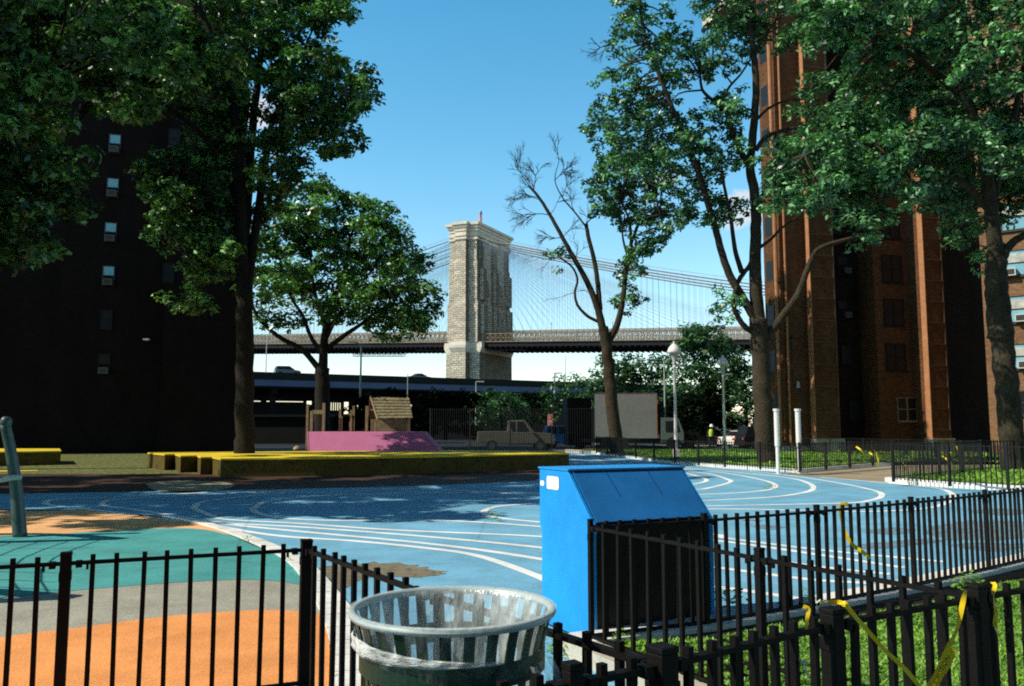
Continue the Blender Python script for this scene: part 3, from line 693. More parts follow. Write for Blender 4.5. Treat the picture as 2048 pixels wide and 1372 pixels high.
for i in range(len(P)-1):
    a, b = P[i], P[i+1]; d = (b-a).normalized(); s = (Vector((0, 1, 0)) if i % 2 else d.cross(Vector((0, 1, 0)))).normalized(); g = MB(); c = (a+b)/2; r = (b-a).length*.72
    ring = [c+d*math.cos(2*PI*k/10)*r+s*math.sin(2*PI*k/10)*r*.55 for k in range(11)]; g.tube(ring, .0020, 5, False); g.build('link', M['galv'], ch, origin=ch.location)
g = MB(); g.tube([atY(1606, 1324, 2.98), atY(1611, 1337, 2.98), atY(1617, 1355, 2.98)], .0035, 6); g.build('hook', M['galv'], ch, origin=ch.location)
g = MB(); g.lathe([(.001, -.008), (.008, -.004), (.009, .004), (.001, .009)], 8, atY(1608, 1325, 2.98)); g.build('swivel', M['galv'], ch, origin=ch.location)
P = [atY(1633, 1206, 3.05), atY(1640, 1200, 3.03), atY(1648, 1206, 3.05), atY(1655, 1204, 3.08)]
g = MB(); g.tube(P, .004, 6); o = g.build('wire_tie', M['galv'], None, origin=P[0]); tag(o, 'twist of bright wire on top of the chained gate post', 'wire')
# fallen pipes inside the bed, bottom
for a, b, lb in (((1455, 1338), (1560, 1392), 'longer rusty pipe lying in the clover by the fence foot'), ((1490, 1330), (1600, 1352), 'shorter rusty pipe lying in the clover by the fence foot')):
    A, B = at(*a, .11), at(*b, .11); g = MB(); g.tube([A, (A+B)/2+Vector((0, 0, .01)), B], .02, 10); tag(g.build('fallen_pipe', M['iron'], None, origin=A, smooth=True), lb, 'pipe')
# weeds
def weed(px, py, z, r, n, lb, seed):
    rr = random.Random(seed); c = at(px, py, z); g = MB()
    for k in range(n):
        a = rr.uniform(0, 6.28); q = r*rr.uniform(.2, 1); h = r*rr.uniform(.1, 1.3)*(1-q/r*.5)
        p = c+Vector((math.cos(a)*q, math.sin(a)*q, h)); s = r*.16*rr.uniform(.6, 1.3); b_ = rr.uniform(0, 6.28)
        u = Vector((math.cos(b_), math.sin(b_), rr.uniform(-.4, .4)))*s; w_ = Vector((-math.sin(b_), math.cos(b_), rr.uniform(-.2, .6)))*s*.6
        g.add([p-u, p-w_, p+u, p+w_], [(0, 1, 2, 3)])
    o = g.build('weed', M['leaf_grass'], None, origin=c); me = o.data; A_ = me.attributes.new('tone', 'FLOAT', 'POINT')
    A_.data.foreach_set('value', [rr.uniform(0, 1) for _ in range(len(me.vertices)//4) for _ in range(4)]); tag(o, lb, 'weed')
for i, q in enumerate(((988, 1043, 0, .16, 50, 'small green weed on a white line mid track'), (1115, 1310, .0, .15, 110, 'leafy weed growing between can and fence'), (1462, 1212, .05, .16, 90, 'dark weed at the kerb beside the blue bin'),
    (1620, 1200, .12, .10, 50, 'weed on the white kerb at the first fence post'), (1605, 1190, .05, .08, 40, 'tiny weed beside the kerb left of the post'), (1932, 1165, .6, .14, 110, 'leaves growing over the top of the right gate post'),
    (575, 1125, .01, .07, 40, 'yellowish weed tuft in the kerb joint'), (490, 1083, .01, .09, 50, 'dry weed tuft further along the kerb joint'), (1540, 978, 0, .2, 40, 'weed tuft on an oval line'), (1245, 1290, .1, .09, 120, 'weed in the coping joint'),
    (1830, 1062, 0, .12, 30, 'weed in a bare patch of the track'))):
    if i == 5:
        c = atY(1935, 1178, 3.66); pxx = q; rr = random.Random(5)
        weed(1935, 1178, c.z, .07, 120, q[5], 77)
    else: weed(*q, 50+i)
# ================================================================ NET CLIMBER (left)
nc = thing('net_climber', 'grey steel net climber with leaning post, clamp and rope net at the left edge', 'climbing frame', at(40, 1075))
NO = nc.location.copy()
def toff(pts, r, name, m, parent, n=10):
    g = MB(); g.tube(pts, r, n); return g.build(name, m, parent, origin=NO, smooth=True)
pb = at(40, 1075); Yp = pb.y
pole = smoothpath([pb, atY(36, 1020, Yp), atY(31, 965, Yp), atY(22, 905, Yp-.05), atY(10, 848, Yp-.1)], 6)
po = toff(pole, [.098-.028*i/(len(pole)-1) for i in range(len(pole))], 'post', M['steel'], nc, 16)
cl = atY(27, 958, Yp-.1)
g = MB(); g.tube([cl+Vector((.12, 0, .03)), cl+Vector((-.02, -.06, .02)), cl+Vector((-.22, -.08, -.03))], [.035, .045, .03], 8); g.build('clamp', M['galv'], po, origin=NO)
g = MB(); g.lathe([(.001, .07), (.05, .06), (.075, .02), (.08, -.05), (.05, -.1)], 14, atY(12, 842, Yp-.1)); g.build('cap', M['steel'], po, origin=NO, smooth=True)
tipA = Vector((-7.45, 11.75, 1.75)); tipB = Vector((-6.0, 7.6, 1.75))
b2 = Vector((-5.75, 8.05, 0))
farA, farB = Vector((-11.2, 11.9, 1.9)), Vector((-10.2, 7.4, 1.85))
pB = smoothpath([Vector((-6.4, 7.5, 0)), Vector((-6.35, 7.5, .7)), tipB], 6); toff(pB, [.09]*len(pB), 'post', M['steel'], nc)
pB = smoothpath([Vector((-11.0, 12.0, 0)), Vector((-11.05, 12.0, .9)), farA], 6); toff(pB, [.09]*len(pB), 'post', M['steel'], nc)
pB = smoothpath([Vector((-10.0, 7.4, 0)), Vector((-10.1, 7.4, .9)), farB], 6); toff(pB, [.09]*len(pB), 'post', M['steel'], nc)
def lens(a, b, bow, z):              # two bowed tubes meeting at both tips
    out = []
    for s in (-1, 1):
        m1 = (a+b)/2+Vector((0, s*bow, z*s)); P = smoothpath([a, a.lerp(m1, .55)+Vector((0, s*bow*.18, 0)), m1, b.lerp(m1, .55)+Vector((0, s*bow*.18, 0)), b], 6)
        toff(P, .12, 'bowed_tube', M['steel'], nc, 8); out.append(P)
    return out
LA = lens(tipA, farA, .40, .25); LB = lens(tipB, farB, .42, .25)
for (PA, PB) in ((LA[0], LB[1]),):
    for i in range(1, len(PA)-1, 2):
        a, b = PA[i], PB[i]; P = [a.lerp(b, t)-Vector((0, 0, .35*math.sin(PI*t))) for t in (0, .2, .4, .6, .8, 1)]; toff(P, .011, 'net_rope', M['rope'], nc, 5)
    for t in (.08, .2, .34, .5, .66, .8, .92):
        P = [PA[i].lerp(PB[i], t)-Vector((0, 0, .35*math.sin(PI*t))) for i in range(0, len(PA))]; toff(P, .011, 'net_rope', M['rope'], nc, 5)
for PA in (LA, LB):
    for i in range(3, len(PA[0])-2, 3): toff([PA[0][i], PA[1][i]], .012, 'net_rope', M['rope'], nc, 5)

# ================================================================ YELLOW STAGES, PINK RAMP, PLAYHOUSE
SZ = .60
def stage(label, top_px, wall=M['yellow_wall_shaded'], z=SZ, lit_edges=()):
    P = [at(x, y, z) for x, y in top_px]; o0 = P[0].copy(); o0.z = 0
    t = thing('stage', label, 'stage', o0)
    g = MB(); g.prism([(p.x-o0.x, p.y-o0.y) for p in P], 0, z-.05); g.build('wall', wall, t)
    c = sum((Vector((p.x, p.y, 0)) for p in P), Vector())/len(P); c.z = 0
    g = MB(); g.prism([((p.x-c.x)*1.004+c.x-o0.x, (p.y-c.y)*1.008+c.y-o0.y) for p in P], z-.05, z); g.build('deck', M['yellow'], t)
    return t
stage('long low yellow stage with stepped left end, carrying a tree and the pink ramp', [(442, 917), (640, 915.5), (850, 912.5), (1138, 906.5), (1090, 902), (880, 900), (296, 905), (330, 908.5), (350, 907.5), (362, 911.5), (395, 910.5), (402, 914), (425, 913.5)], M['yellow_wall_shaded'])
stage('small yellow stage at the left edge behind the climber post', [(-400, 908), (-40, 904), (122, 901.5), (118, 897), (-300, 897)], M['yellow_wall_shaded'])
g = MB(); g.sheet([(p.x, p.y) for p in G([(-600, 948), (0, 943.6), (75, 942.2), (75, 940.8), (0, 941.6), (-600, 945)])], .012); struct('painted_edge', g, M['yellow'], 'thin yellow painted edge line before the small stage', 'marking')
# pink ramp on the stage
Yr = 36.2
r0 = Vector(((598-1024)/F*Yr, Yr, SZ))
rp = thing('ramp', 'pink painted wedge ramp with sloped faces on the yellow stage', 'ramp', r0)
x0 = 0; x1 = (880-598)/F*Yr; H = .82
B = [(0, 0, 0), (x1*1.0, .15, 0), (x1*.98, 3.2, 0), (.1, 3.2, 0)]; Tt = [(.10, 1.35, H), (x1*.86, 1.35, H), (x1*.86, 2.9, H), (.12, 2.9, H)]
B[0] = (.48, 0, 0); B[3] = (-.10, 2.6, 0)
g = MB(); g.add(B+Tt, [(0, 1, 5, 4), (1, 2, 6, 5), (2, 3, 7, 6), (3, 0, 4, 7), (4, 5, 6, 7)]); g.build('ramp_body', M['pink'], rp)
g = MB(); g.bar(Vector(B[0])+Vector((0, -.01, .01)), Vector(Tt[0])+Vector((0, -.01, .01)), .05, .02); g.build('edge_strip', M['pink'], rp)
# timber play frame behind the ramp
def hpx(px0, px1, py0, py1, Y): return atY(px0, py0, Y), atY(px1, py1, Y)
Yw = 38.6
tf = thing('timber_frame', 'pale timber goal-like play frame behind the pink ramp', 'play frame', (atY(620, 865, Yw).x, Yw, SZ))
O = tf.location.copy()
def post(px, top, Y, w, parent, m=M['wood'], bot=SZ, name='post', o=None):
    a = atY(px, top, Y); g = MB(); g.box(a.x-w/2, a.x+w/2, Y-w/2, Y+w/2, bot, a.z); return g.build(name, m, parent, origin=o)
post(615.5, 808, Yw, .10, tf, o=O); post(623.5, 822, Yw-.3, .12, tf, o=O); post(648, 806, Yw-.3, .12, tf, o=O)
g = MB(); a = atY(625.5, 820, Yw-.3); b = atY(646.5, 828, Yw-.3); g.box(a.x, b.x, a.y-.05, a.y+.05, b.z, a.z); g.build('beam', M['wood'], tf, origin=O)
tf2 = thing('timber_frame', 'weathered timber posts with rounded tops between frame and playhouse', 'play frame', (atY(690, 865, Yw).x, Yw, SZ)); O = tf2.location.copy()
for px, tp_, w in ((680.5, 818, .09), (683, 833, .09), (701, 843, .1), (706, 832, .10), (702.5, 820, .08), (707.5, 812, .10), (734, 812, .12)): post(px, tp_, Yw, w, tf2, o=O)
g = MB(); a = atY(697, 827, Yw-.1); b = atY(703, 829, Yw-.1); g.box(a.x, b.x, a.y-.05, a.y+.03, b.z-.02, a.z); g.build('beam', M['wood'], tf2, origin=O)
ph = thing('playhouse', 'open timber playhouse with shingled gable roof', 'playhouse', (atY(780, 865, Yw).x, Yw, SZ)); O = ph.location.copy()
rl, rr_ = atY(742, 794, Yw+.6), atY(818, 796, Yw+.6); el, er = atY(757, 837, Yw-.5), atY(825, 836, Yw-.5)
bl = Vector((2*rl.x-el.x-.0, Yw+1.9, el.z)); br_ = Vector((2*rr_.x-er.x, Yw+1.9, er.z))
bl.x = rl.x-.3; br_.x = rr_.x-.2
rows = 7; g = MB()
for i in range(rows):
    t0, t1 = i/rows, (i+1)/rows+.03; n_ = 15
    for j in range(n_):
        u0, u1 = j/n_, (j+1)/n_; jt = R.uniform(-.012, .012)
        a = rl.lerp(rr_, u0); b = rl.lerp(rr_, u1); c = el.lerp(er, u1); d = el.lerp(er, u0)
        up = Vector((0, -.02, .03)); q = [a.lerp(d, t0)+up*.2, b.lerp(c, t0)+up*.2, b.lerp(c, t1+jt)+up*1.6, a.lerp(d, t1+jt)+up*1.6]
        dn = Vector((0, .01, -.03)); g.add(q+[q[2]+dn, q[3]+dn], [(0, 3, 2, 1), (3, 5, 4, 2)])
roof = g.build('roof', M['shingle'], ph, origin=O)
g = MB(); g.add([rl, rr_, br_, bl], [(0, 1, 2, 3)]); g.build('back_slope', M['shingle'], roof, origin=O)
g = MB(); g.bar(rl+Vector((-.03, 0, .02)), el+Vector((-.03, -.08, -.03)), .05, .10); g.bar(rl+Vector((-.03, 0, .02)), bl+Vector((-.03, .08, -.03)), .05, .10); g.build('bargeboard', M['wood'], ph, origin=O)
for px in (750, 818):
    post(px, 838, Yw-.3, .11, ph, o=O); post(px-6, 838, Yw+1.6, .11, ph, o=O)
g = MB(); a = atY(741, 818, Yw); b = atY(752, 821, Yw); g.box(a.x, b.x, a.y-.05, a.y+.05, b.z, a.z); g.build('tie_beam', M['wood'], ph, origin=O)
g = MB(); a = atY(752, 838, Yw+1.4); b = atY(820, 866, Yw+1.4); g.box(a.x, b.x, a.y, a.y+.05, SZ, a.z); g.build('back_wall', M['wood'], ph, origin=O)
rk = at(596, 901, SZ); g = MB(); rr = random.Random(3)
g.lathe([(.001, 0), (.16, .01), (.17, .07), (.13, .15), (.05, .2), (.001, .21)], 9, (rk.x-.05, 37.0, SZ)); g.v = [(x+rr.uniform(-.02, .02), y, z) for x, y, z in g.v]
tag(g.build('boulder', M['sand'], None, origin=(rk.x-.05, 37.0, SZ), smooth=True), 'small sandy ochre rock left of the pink ramp', 'rock')

# ================================================================ FAR LAWNS, KERBS, FENCES
def strip_kerb(px, w, h, m, label, z=0):
    P = G(px, z); g = MB(); n = len(P)
    for i in range(n-1):
        a, b = P[i], P[i+1]; d = (b-a).normalized(); n_ = Vector((-d.y, d.x, 0))*w
        g.add([(p.x, p.y, 0) for p in (a, b, b+n_, a+n_)]+[(p.x, p.y, h) for p in (a, b, b+n_, a+n_)], [(4, 5, 6, 7), (0, 1, 5, 4), (1, 2, 6, 5), (2, 3, 7, 6), (3, 0, 4, 7)])
    return struct('kerb', g, m, label, 'kerb')
K1 = [(1192, 909), (1240, 915), (1350, 928.5), (1450, 937), (1600, 946.5)]
K1b = [(1600, 946.5), (1700, 938.5), (1790, 931)]
strip_kerb(K1, .30, .14, M['kerb_white'], 'long pale kerb along the far lawn behind the blue bin')
strip_kerb(K1b, .25, .14, M['kerb_white'], 'pale kerb of the lawn turning away along the sandy path')
strip_kerb([(1130, 905), (1192, 909)], .35, .2, M['concrete'], 'pale concrete block at the lawn corner near the stage')
K2 = [(1777, 967), (1900, 976), (2017, 983), (2120, 989)]
strip_kerb(K2, .35, .16, M['kerb_white'], 'bright white kerb in front of the triangular lawn at the right')
strip_kerb([(1785, 965), (1880, 955), (1965, 946), (2100, 944)], .22, .14, M['kerb_white'], 'narrow kerb running back along the triangular lawn')
def sheet(name, P, z, m, label, cat='ground'):
    g = MB(); g.sheet([p[:2] for p in P], z); return struct(name, g, m, label, cat)
lawn1 = G([(1195, 908), (1240, 914), (1350, 927), (1450, 935.5), (1600, 945)]+[(1700, 937), (1790, 929)], 0)
lp = [p[:2] for p in lawn1]+[(26, 36), (40, 46), (46, 60), (5, 62)]
g = MB(); g.sheet(lp, .10); struct('lawn', g, M['lawn'], 'mown lawn behind the far fence, trees and lamps on it', 'lawn')
tri = [p[:2] for p in G([(1785, 964), (1900, 974), (2017, 980), (2200, 990), (2200, 945), (1965, 943)])]
g = MB(); g.sheet(tri, .10); struct('lawn', g, M['lawn'], 'small triangular lawn at the right behind the white kerb', 'lawn')
sheet('sandy_path', G([(1560, 948), (1600, 946.5), (1700, 938.5), (1790, 931), (2300, 915), (2300, 944), (1965, 944), (1785, 965), (1777, 967), (1620, 953)]), .009, M['sand'], 'sandy path between the two lawns', 'path')
sheet('sandy_path', G([(1190, 893), (1380, 897), (1620, 901), (1800, 904), (1800, 899), (1620, 896.5), (1380, 892.5), (1190, 889)]), .115, M['sand'], 'thin sandy path crossing the far lawn', 'path')
sheet('pavement', G([(1100, 903), (1188, 907), (1188, 899), (1100, 898)]), .02, M['sand'], 'bit of pale pavement beyond the stage corner', 'path')
def far_grass(poly, n, label, seed, size=.07, tall=.16):
    return grass('grass', poly, n, .10, size, label, seed=seed, tall=tall)
far_grass(lp[:7]+[(24, 36), (27, 50), (6.4, 55)], 26000, 'rough sunlit grass along the far fence', 21)
far_grass(tri, 5000, 'grass of the small triangular lawn', 22)
K = 'far iron fences'
def ffence(px, label, h=1.05, sp=.13, zb=.12, pw=.06, step=2.4, z=.14, m=M['ironfar']):
    P = [at(x, y, z).xy for x, y in px]; out = [P[0]]
    for a, b in zip(P, P[1:]):
        n = max(1, round((b-a).length/step)); out += [a.lerp(b, (k+1)/n) for k in range(n)]
    return near_fence(label, None, [tuple(p) for p in out], zb, h=h, pw=[pw]*len(out), sp=sp, individual=False, bracket=False, hb=.26, farmat=m)
ffence([(1193, 906), (1240, 912), (1350, 925), (1450, 933), (1600, 942.5)], 'black iron fence along the far lawn behind the blue bin')
ffence([(1600, 942.5), (1700, 935), (1788, 928)], 'black iron fence of the far lawn, turned away along the sandy path')
ffence([(1787, 962), (1900, 971), (2017, 978), (2110, 983)], 'black iron fence on the bright white kerb at the right', h=1.15)
ffence([(1787, 962), (1880, 952), (1965, 943), (2100, 941)], 'black iron fence running back behind the triangular lawn', h=1.15)
ffence([(1600, 905), (1800, 912), (2060, 926)], 'distant black iron fence below the right building plinths', h=1.0)
tall = [atY(860, 900, 53).xy, atY(1188, 900, 51).xy]
ffp = [tall[0].lerp(tall[1], k/4) for k in range(5)]
near_fence('tall black iron fence behind the stage carrying the red sign', None, [tuple(p) for p in ffp], 0, h=2.75, pw=[.08]*5, sp=.14, individual=False, bracket=False, hb=.2, farmat=M['ironfar'])
# red sign on the tall fence
a, b = atY(1095.5, 829, 50.9), atY(1105.5, 851.5, 50.9)
sg = thing('sign', 'small red sign with white border hanging on the tall fence', 'sign', ((a.x+b.x)/2, 50.9, b.z)); W = (b.x-a.x); Hh = a.z-b.z
g = MB(); g.box(-W/2, W/2, -.01, .01, 0, Hh); g.build('panel', M['white_paint'], sg)
g = MB(); g.box(-W/2+.022, W/2-.022, -.016, -.0105, Hh*.36, Hh-.022); g.box(-W/2+.022, W/2-.022, -.016, -.0105, .022, Hh*.30); g.build('field', M['red'], sg)
g = MB(); g.tube([Vector((-.06, -.022, Hh*.86)), Vector((.0, -.022, Hh*.76)), Vector((.03, -.022, Hh*.66)), Vector((.07, -.022, Hh*.60))], .016, 5); g.tube([Vector((-.01, -.022, Hh*.77)), Vector((-.02, -.022, Hh*.62))], .016, 5); g.build('symbol', M['white_paint'], sg)
g = MB()
for zz in (.46, .40): g.box(-W*.3, W*.3, -.019, -.0165, Hh*zz, Hh*zz+.025)
g.box(-W*.25, W*.1, -.019, -.0165, Hh*.14, Hh*.19); g.build('text_bar', M['white_paint'], sg)

# white stepped posts
for px, lb in ((1556.5, 'left one of two stout white posts at the lawn fence'), (1599.5, 'right one of two stout white posts at the lawn fence')):
    c = at(px, 944, .1); Hp = atY(px, 817.5, c.y).z
    t = thing('bollard_post', lb, 'post', (c.x, c.y, .05), 0, 'white posts at the lawn fence')
    g = MB(); g.lathe([(.065, 0), (.065, (Hp-.1)*.44)], 14); g.build('lower_tube', M['white_paint'], t, smooth=True)
    g = MB(); g.lathe([(.0, (Hp-.1)*.43), (.088, (Hp-.1)*.43), (.088, Hp-.13), (.0, Hp-.13)], 16); g.build('upper_tube', M['white_paint'], t)
    g = MB(); g.lathe([(.0, Hp-.13), (.11, Hp-.13), (.11, Hp-.05), (.0, Hp-.05)], 16); g.build('cap', M['white_paint'], t)
# park lamps
def park_lamp(px, base, top, Y, lb):
    c = atY(px, base, Y); zt = atY(px, top, Y).z; t = thing('park_lamp', lb, 'lamp', (c.x, Y, .1), 0, 'white park lamps'); h = zt-.1
    g = MB(); g.box(-.15, .15, -.15, .15, 0, .45); g.build('base', M['white_paint'], t, bevel=.02)
    g = MB(); g.lathe([(.10, .4), (.085, .9), (.075, 2), (.062, h-1.3), (.085, h-1.28), (.085, h-1.2), (.065, h-1.18)], 14); g.build('pole', M['white_paint'], t, smooth=True)
    g = MB(); g.lathe([(.065, h-1.18), (.10, h-1.1), (.085, h-.95), (.12, h-.80), (.20, h-.62)], 14); g.build('neck', M['galv'], t, smooth=True)
    hd = MB(); hd.lathe([(.02, h-.64), (.20, h-.62), (.32, h-.56), (.335, h-.50), (.28, h-.34), (.16, h-.18), (.05, h-.10), (.05, h-.06), (.075, h-.03), (.04, h), (.001, h+.01)], 20); hd.build('lamp_head', M['white_paint'], t, smooth=True)
    g = MB(); g.bar((.06, 0, h-1.14), (.55, 0, h-1.14), .05, .07); g.build('bracket', M['white_paint'], t)
park_lamp(1352.5, 921, 683, 41.0, 'nearer, taller white park lamp with bell-shaped head')
park_lamp(1450, 905, 710, 50.0, 'further white park lamp, left of the big tree trunk')
# distant street lights
def street_light(px, py0, py1, Y, lb, arms=(), r=.07, m=M['galv'], zb=None):
    a, b = atY(px, py0, Y), atY(px, py1, Y); z0 = b.z if zb is None else zb; t = thing('street_light', lb, 'street light', (a.x, Y, z0))
    g = MB(); g.tube([(0, 0, 0), (0, 0, a.z-z0)], [r, r*.7], 7); g.build('pole', m, t)
    for dx, dz in arms:
        hgt = a.z-z0; x = dx/F*Y; zz = dz/F*Y; g = MB(); g.tube([(0, 0, hgt-.1), (x*.5, 0, hgt+zz*.8), (x, 0, hgt+zz)], r*.55, 6); ar = g.build('arm', m, t)
        g = MB(); s = 1 if dx > 0 else -1; g.bar((x, 0, hgt+zz), (x+s*.7, 0, hgt+zz-.02), .28, .14); g.build('lamp_head', m, ar)
    return t
street_light(1328, 722, 872, 62, 'grey street light with two thin arms left of the nearer park lamp', ((17, 5), ), .06)
street_light(1109, 746, 812, 128, 'street light with a short right arm at the end of the viaduct', ((6, 0), ), .16)
street_light(1130.5, 712, 760, 200, 'very thin pole right of the bridge tower', (), .10)
street_light(534, 668, 745, 150, 'thin pole standing on the viaduct left of the round tree', (), .09)
street_light(722.5, 690, 860, 120, 'thick grey green pole between round tree and bridge tower', ((8, -1), (-16, 6)), .17, M['steel'])
street_light(815.5, 748, 862, 75, 'thin white pole rising behind the playhouse roof', (), .045)
street_light(952, 763, 862, 90, 'thin pole before the viaduct under the tower', ((3, 0),), .07)
# ================================================================ TREES
def leafmesh(name, cl, m, parent, origin, size, per, spread, seed, shape=1.0):
    """cl: (n,3) centres of leaf sprays; every spray gets `per` small leaves"""
    rg = np.random.default_rng(seed); n = len(cl); N = n*per
    c = np.repeat(cl, per, 0)
    d = rg.normal(size=(N, 3)); d /= np.linalg.norm(d, axis=1)[:, None]
    rr = rg.uniform(.15, 1, N)**.6
    flat = np.array([1, 1, .62])
    p = c+d*rr[:, None]*flat*np.repeat(rg.uniform(.7, 1.25, n)*spread, per)[:, None]
    nrm = d*.55+np.array([0, 0, .75])+rg.normal(size=(N, 3))*.45; nrm /= np.linalg.norm(nrm, axis=1)[:, None]
    t = np.cross(nrm, rg.normal(size=(N, 3))); t /= np.linalg.norm(t, axis=1)[:, None]; b = np.cross(nrm, t)
    s = size*rg.uniform(.6, 1.3, N)[:, None]
    V = np.empty((N, 4, 3)); fold = nrm*s*.22
    V[:, 0] = p-t*s; V[:, 1] = p-b*s*.5*shape-t*s*.1+fold; V[:, 2] = p+t*s; V[:, 3] = p+b*s*.5*shape-t*s*.1+fold
    V -= np.array(origin)
    me = bpy.data.meshes.new(name); me.vertices.add(4*N); me.vertices.foreach_set('co', V.reshape(-1))
    me.loops.add(4*N); me.loops.foreach_set('vertex_index', np.arange(4*N)); me.polygons.add(N)
    me.polygons.foreach_set('loop_start', np.arange(N)*4); me.polygons.foreach_set('loop_total', np.full(N, 4))
    me.update(calc_edges=True)
    tone = np.repeat(np.clip(np.repeat(rg.uniform(.05, .85, n), per)+rg.uniform(-.25, .35, N), 0, 1)**1.8, 4)
    A = me.attributes.new('tone', 'FLOAT', 'POINT'); A.data.foreach_set('value', tone)
    me.materials.append(m); o = bpy.data.objects.new(name, me); C.objects.link(o); o.parent = parent; return o
def inpoly(P, x, y):
    r = False; j = len(P)-1
    for i in range(len(P)):
        if ((P[i][1] > y) != (P[j][1] > y)) and x < (P[j][0]-P[i][0])*(y-P[i][1])/(P[j][1]-P[i][1])+P[i][0]: r = not r
        j = i
    return r
def blobs(poly, mind, Y, Yspread, rr, holes=(), grow=0):
    xs = [p[0] for p in poly]; ys = [p[1] for p in poly]; out = []
    for _ in range(4000):
        x = rr.uniform(min(xs), max(xs)); y = rr.uniform(min(ys), max(ys))
        if not inpoly(poly, x, y) or any(math.hypot(x-h[0], y-h[1]) < h[2] for h in holes): continue
        if all(math.hypot(x-q[0], y-q[1]) > mind for q in out): out.append((x, y))
    return [(x, y, Y+rr.gauss(0, 1)*Yspread) for x, y in out]
def tree(name, label, base, limbs, regions, leaf, bark, size=.13, per=16, spread=.42, seed=1, group=None, rpx=34, subs=9, twigs=True, cat='tree', dead=()):
    """limbs: [(points px,py), radii m], Y given by base; regions: (poly, min distance px, Y spread, holes)"""
    rr = random.Random(seed); Y0 = base.y
    t = thing(name, label, cat, base, 0, group); g = MB(); knots = []
    for pts, r0, r1, dy in limbs:
        P = [atY(x, y, Y0+dy*i/(max(1, len(pts)-1))) for i, (x, y) in enumerate(pts)]
        S = smoothpath(P, 5); S = [p+Vector((rr.uniform(-1, 1), rr.uniform(-1, 1), 0))*r1*.15 if 0 < i < len(S)-1 else p for i, p in enumerate(S)]
        L = len(S)-1; g.tube(S, [r0+(r1-r0)*(i/L)**.8 for i in range(L+1)], 10 if r0 > .1 else 6); knots += [(p, r1) for p in S[L//3:]]
    cl = []
    for reg in regions:
        poly, mind, ysp, holes = reg[:4]; dens = reg[4] if len(reg) > 4 else 1.0
        for x, y, Y in blobs(poly, mind, Y0+(reg[5] if len(reg) > 5 else 0), ysp, rr, holes):
            c = atY(x, y, Y); rad_ = rpx/F*Y
            k0 = min(knots, key=lambda k: (k[0]-c).length)[0] if knots else c
            if twigs and (k0-c).length < 6:
                mid = k0.lerp(c, .5)+Vector((rr.uniform(-.3, .3), rr.uniform(-.3, .3), rr.uniform(-.1, .35))); g.tube(smoothpath([k0, mid, c], 3), [.045, .04, .035, .03, .025, .02, .014][:7], 4, False)
            for k in range(max(2, int(subs*dens))):
                v = Vector((rr.gauss(0, 1), rr.gauss(0, 1), rr.gauss(0, .75)))
                if v.length > 2: v *= 2/v.length
                q = c+v*rad_*.55; cl.append(q[:])
                if twigs and k % 3 == 0: g.tube([c, q], [.014, .006], 3, False)
    for (x, y, ang, ln, depth) in dead:
        def rec(p, a, el_, l, dpt):
            d = Vector((math.cos(a)*math.cos(el_), math.sin(el_)*.5+rr.uniform(-.3, .3), math.sin(a)*math.cos(el_))).normalized()
            mid = p+d*l*.5+Vector((rr.uniform(-1, 1), 0, rr.uniform(-1, 1)))*l*.08; q = p+d*l; r = .006+.0065*dpt
            g.tube([p, mid, q], [r, r*.85, r*.65], 4, False)
            if dpt > 0:
                for _ in range(rr.choice([3, 3, 4])): rec(q if rr.random() < .6 else mid, a+rr.uniform(-.75, .75), rr.uniform(-.6, .6), l*rr.uniform(.55, .85), dpt-1)
        rec(atY(x, y, Y0), rad(ang), 0, ln*.92, depth)
    g.build('trunk', bark, t, origin=base, smooth=True)
    if cl: leafmesh('crown', np.array(cl), leaf, t, base[:], size, per, spread, seed)
    return t
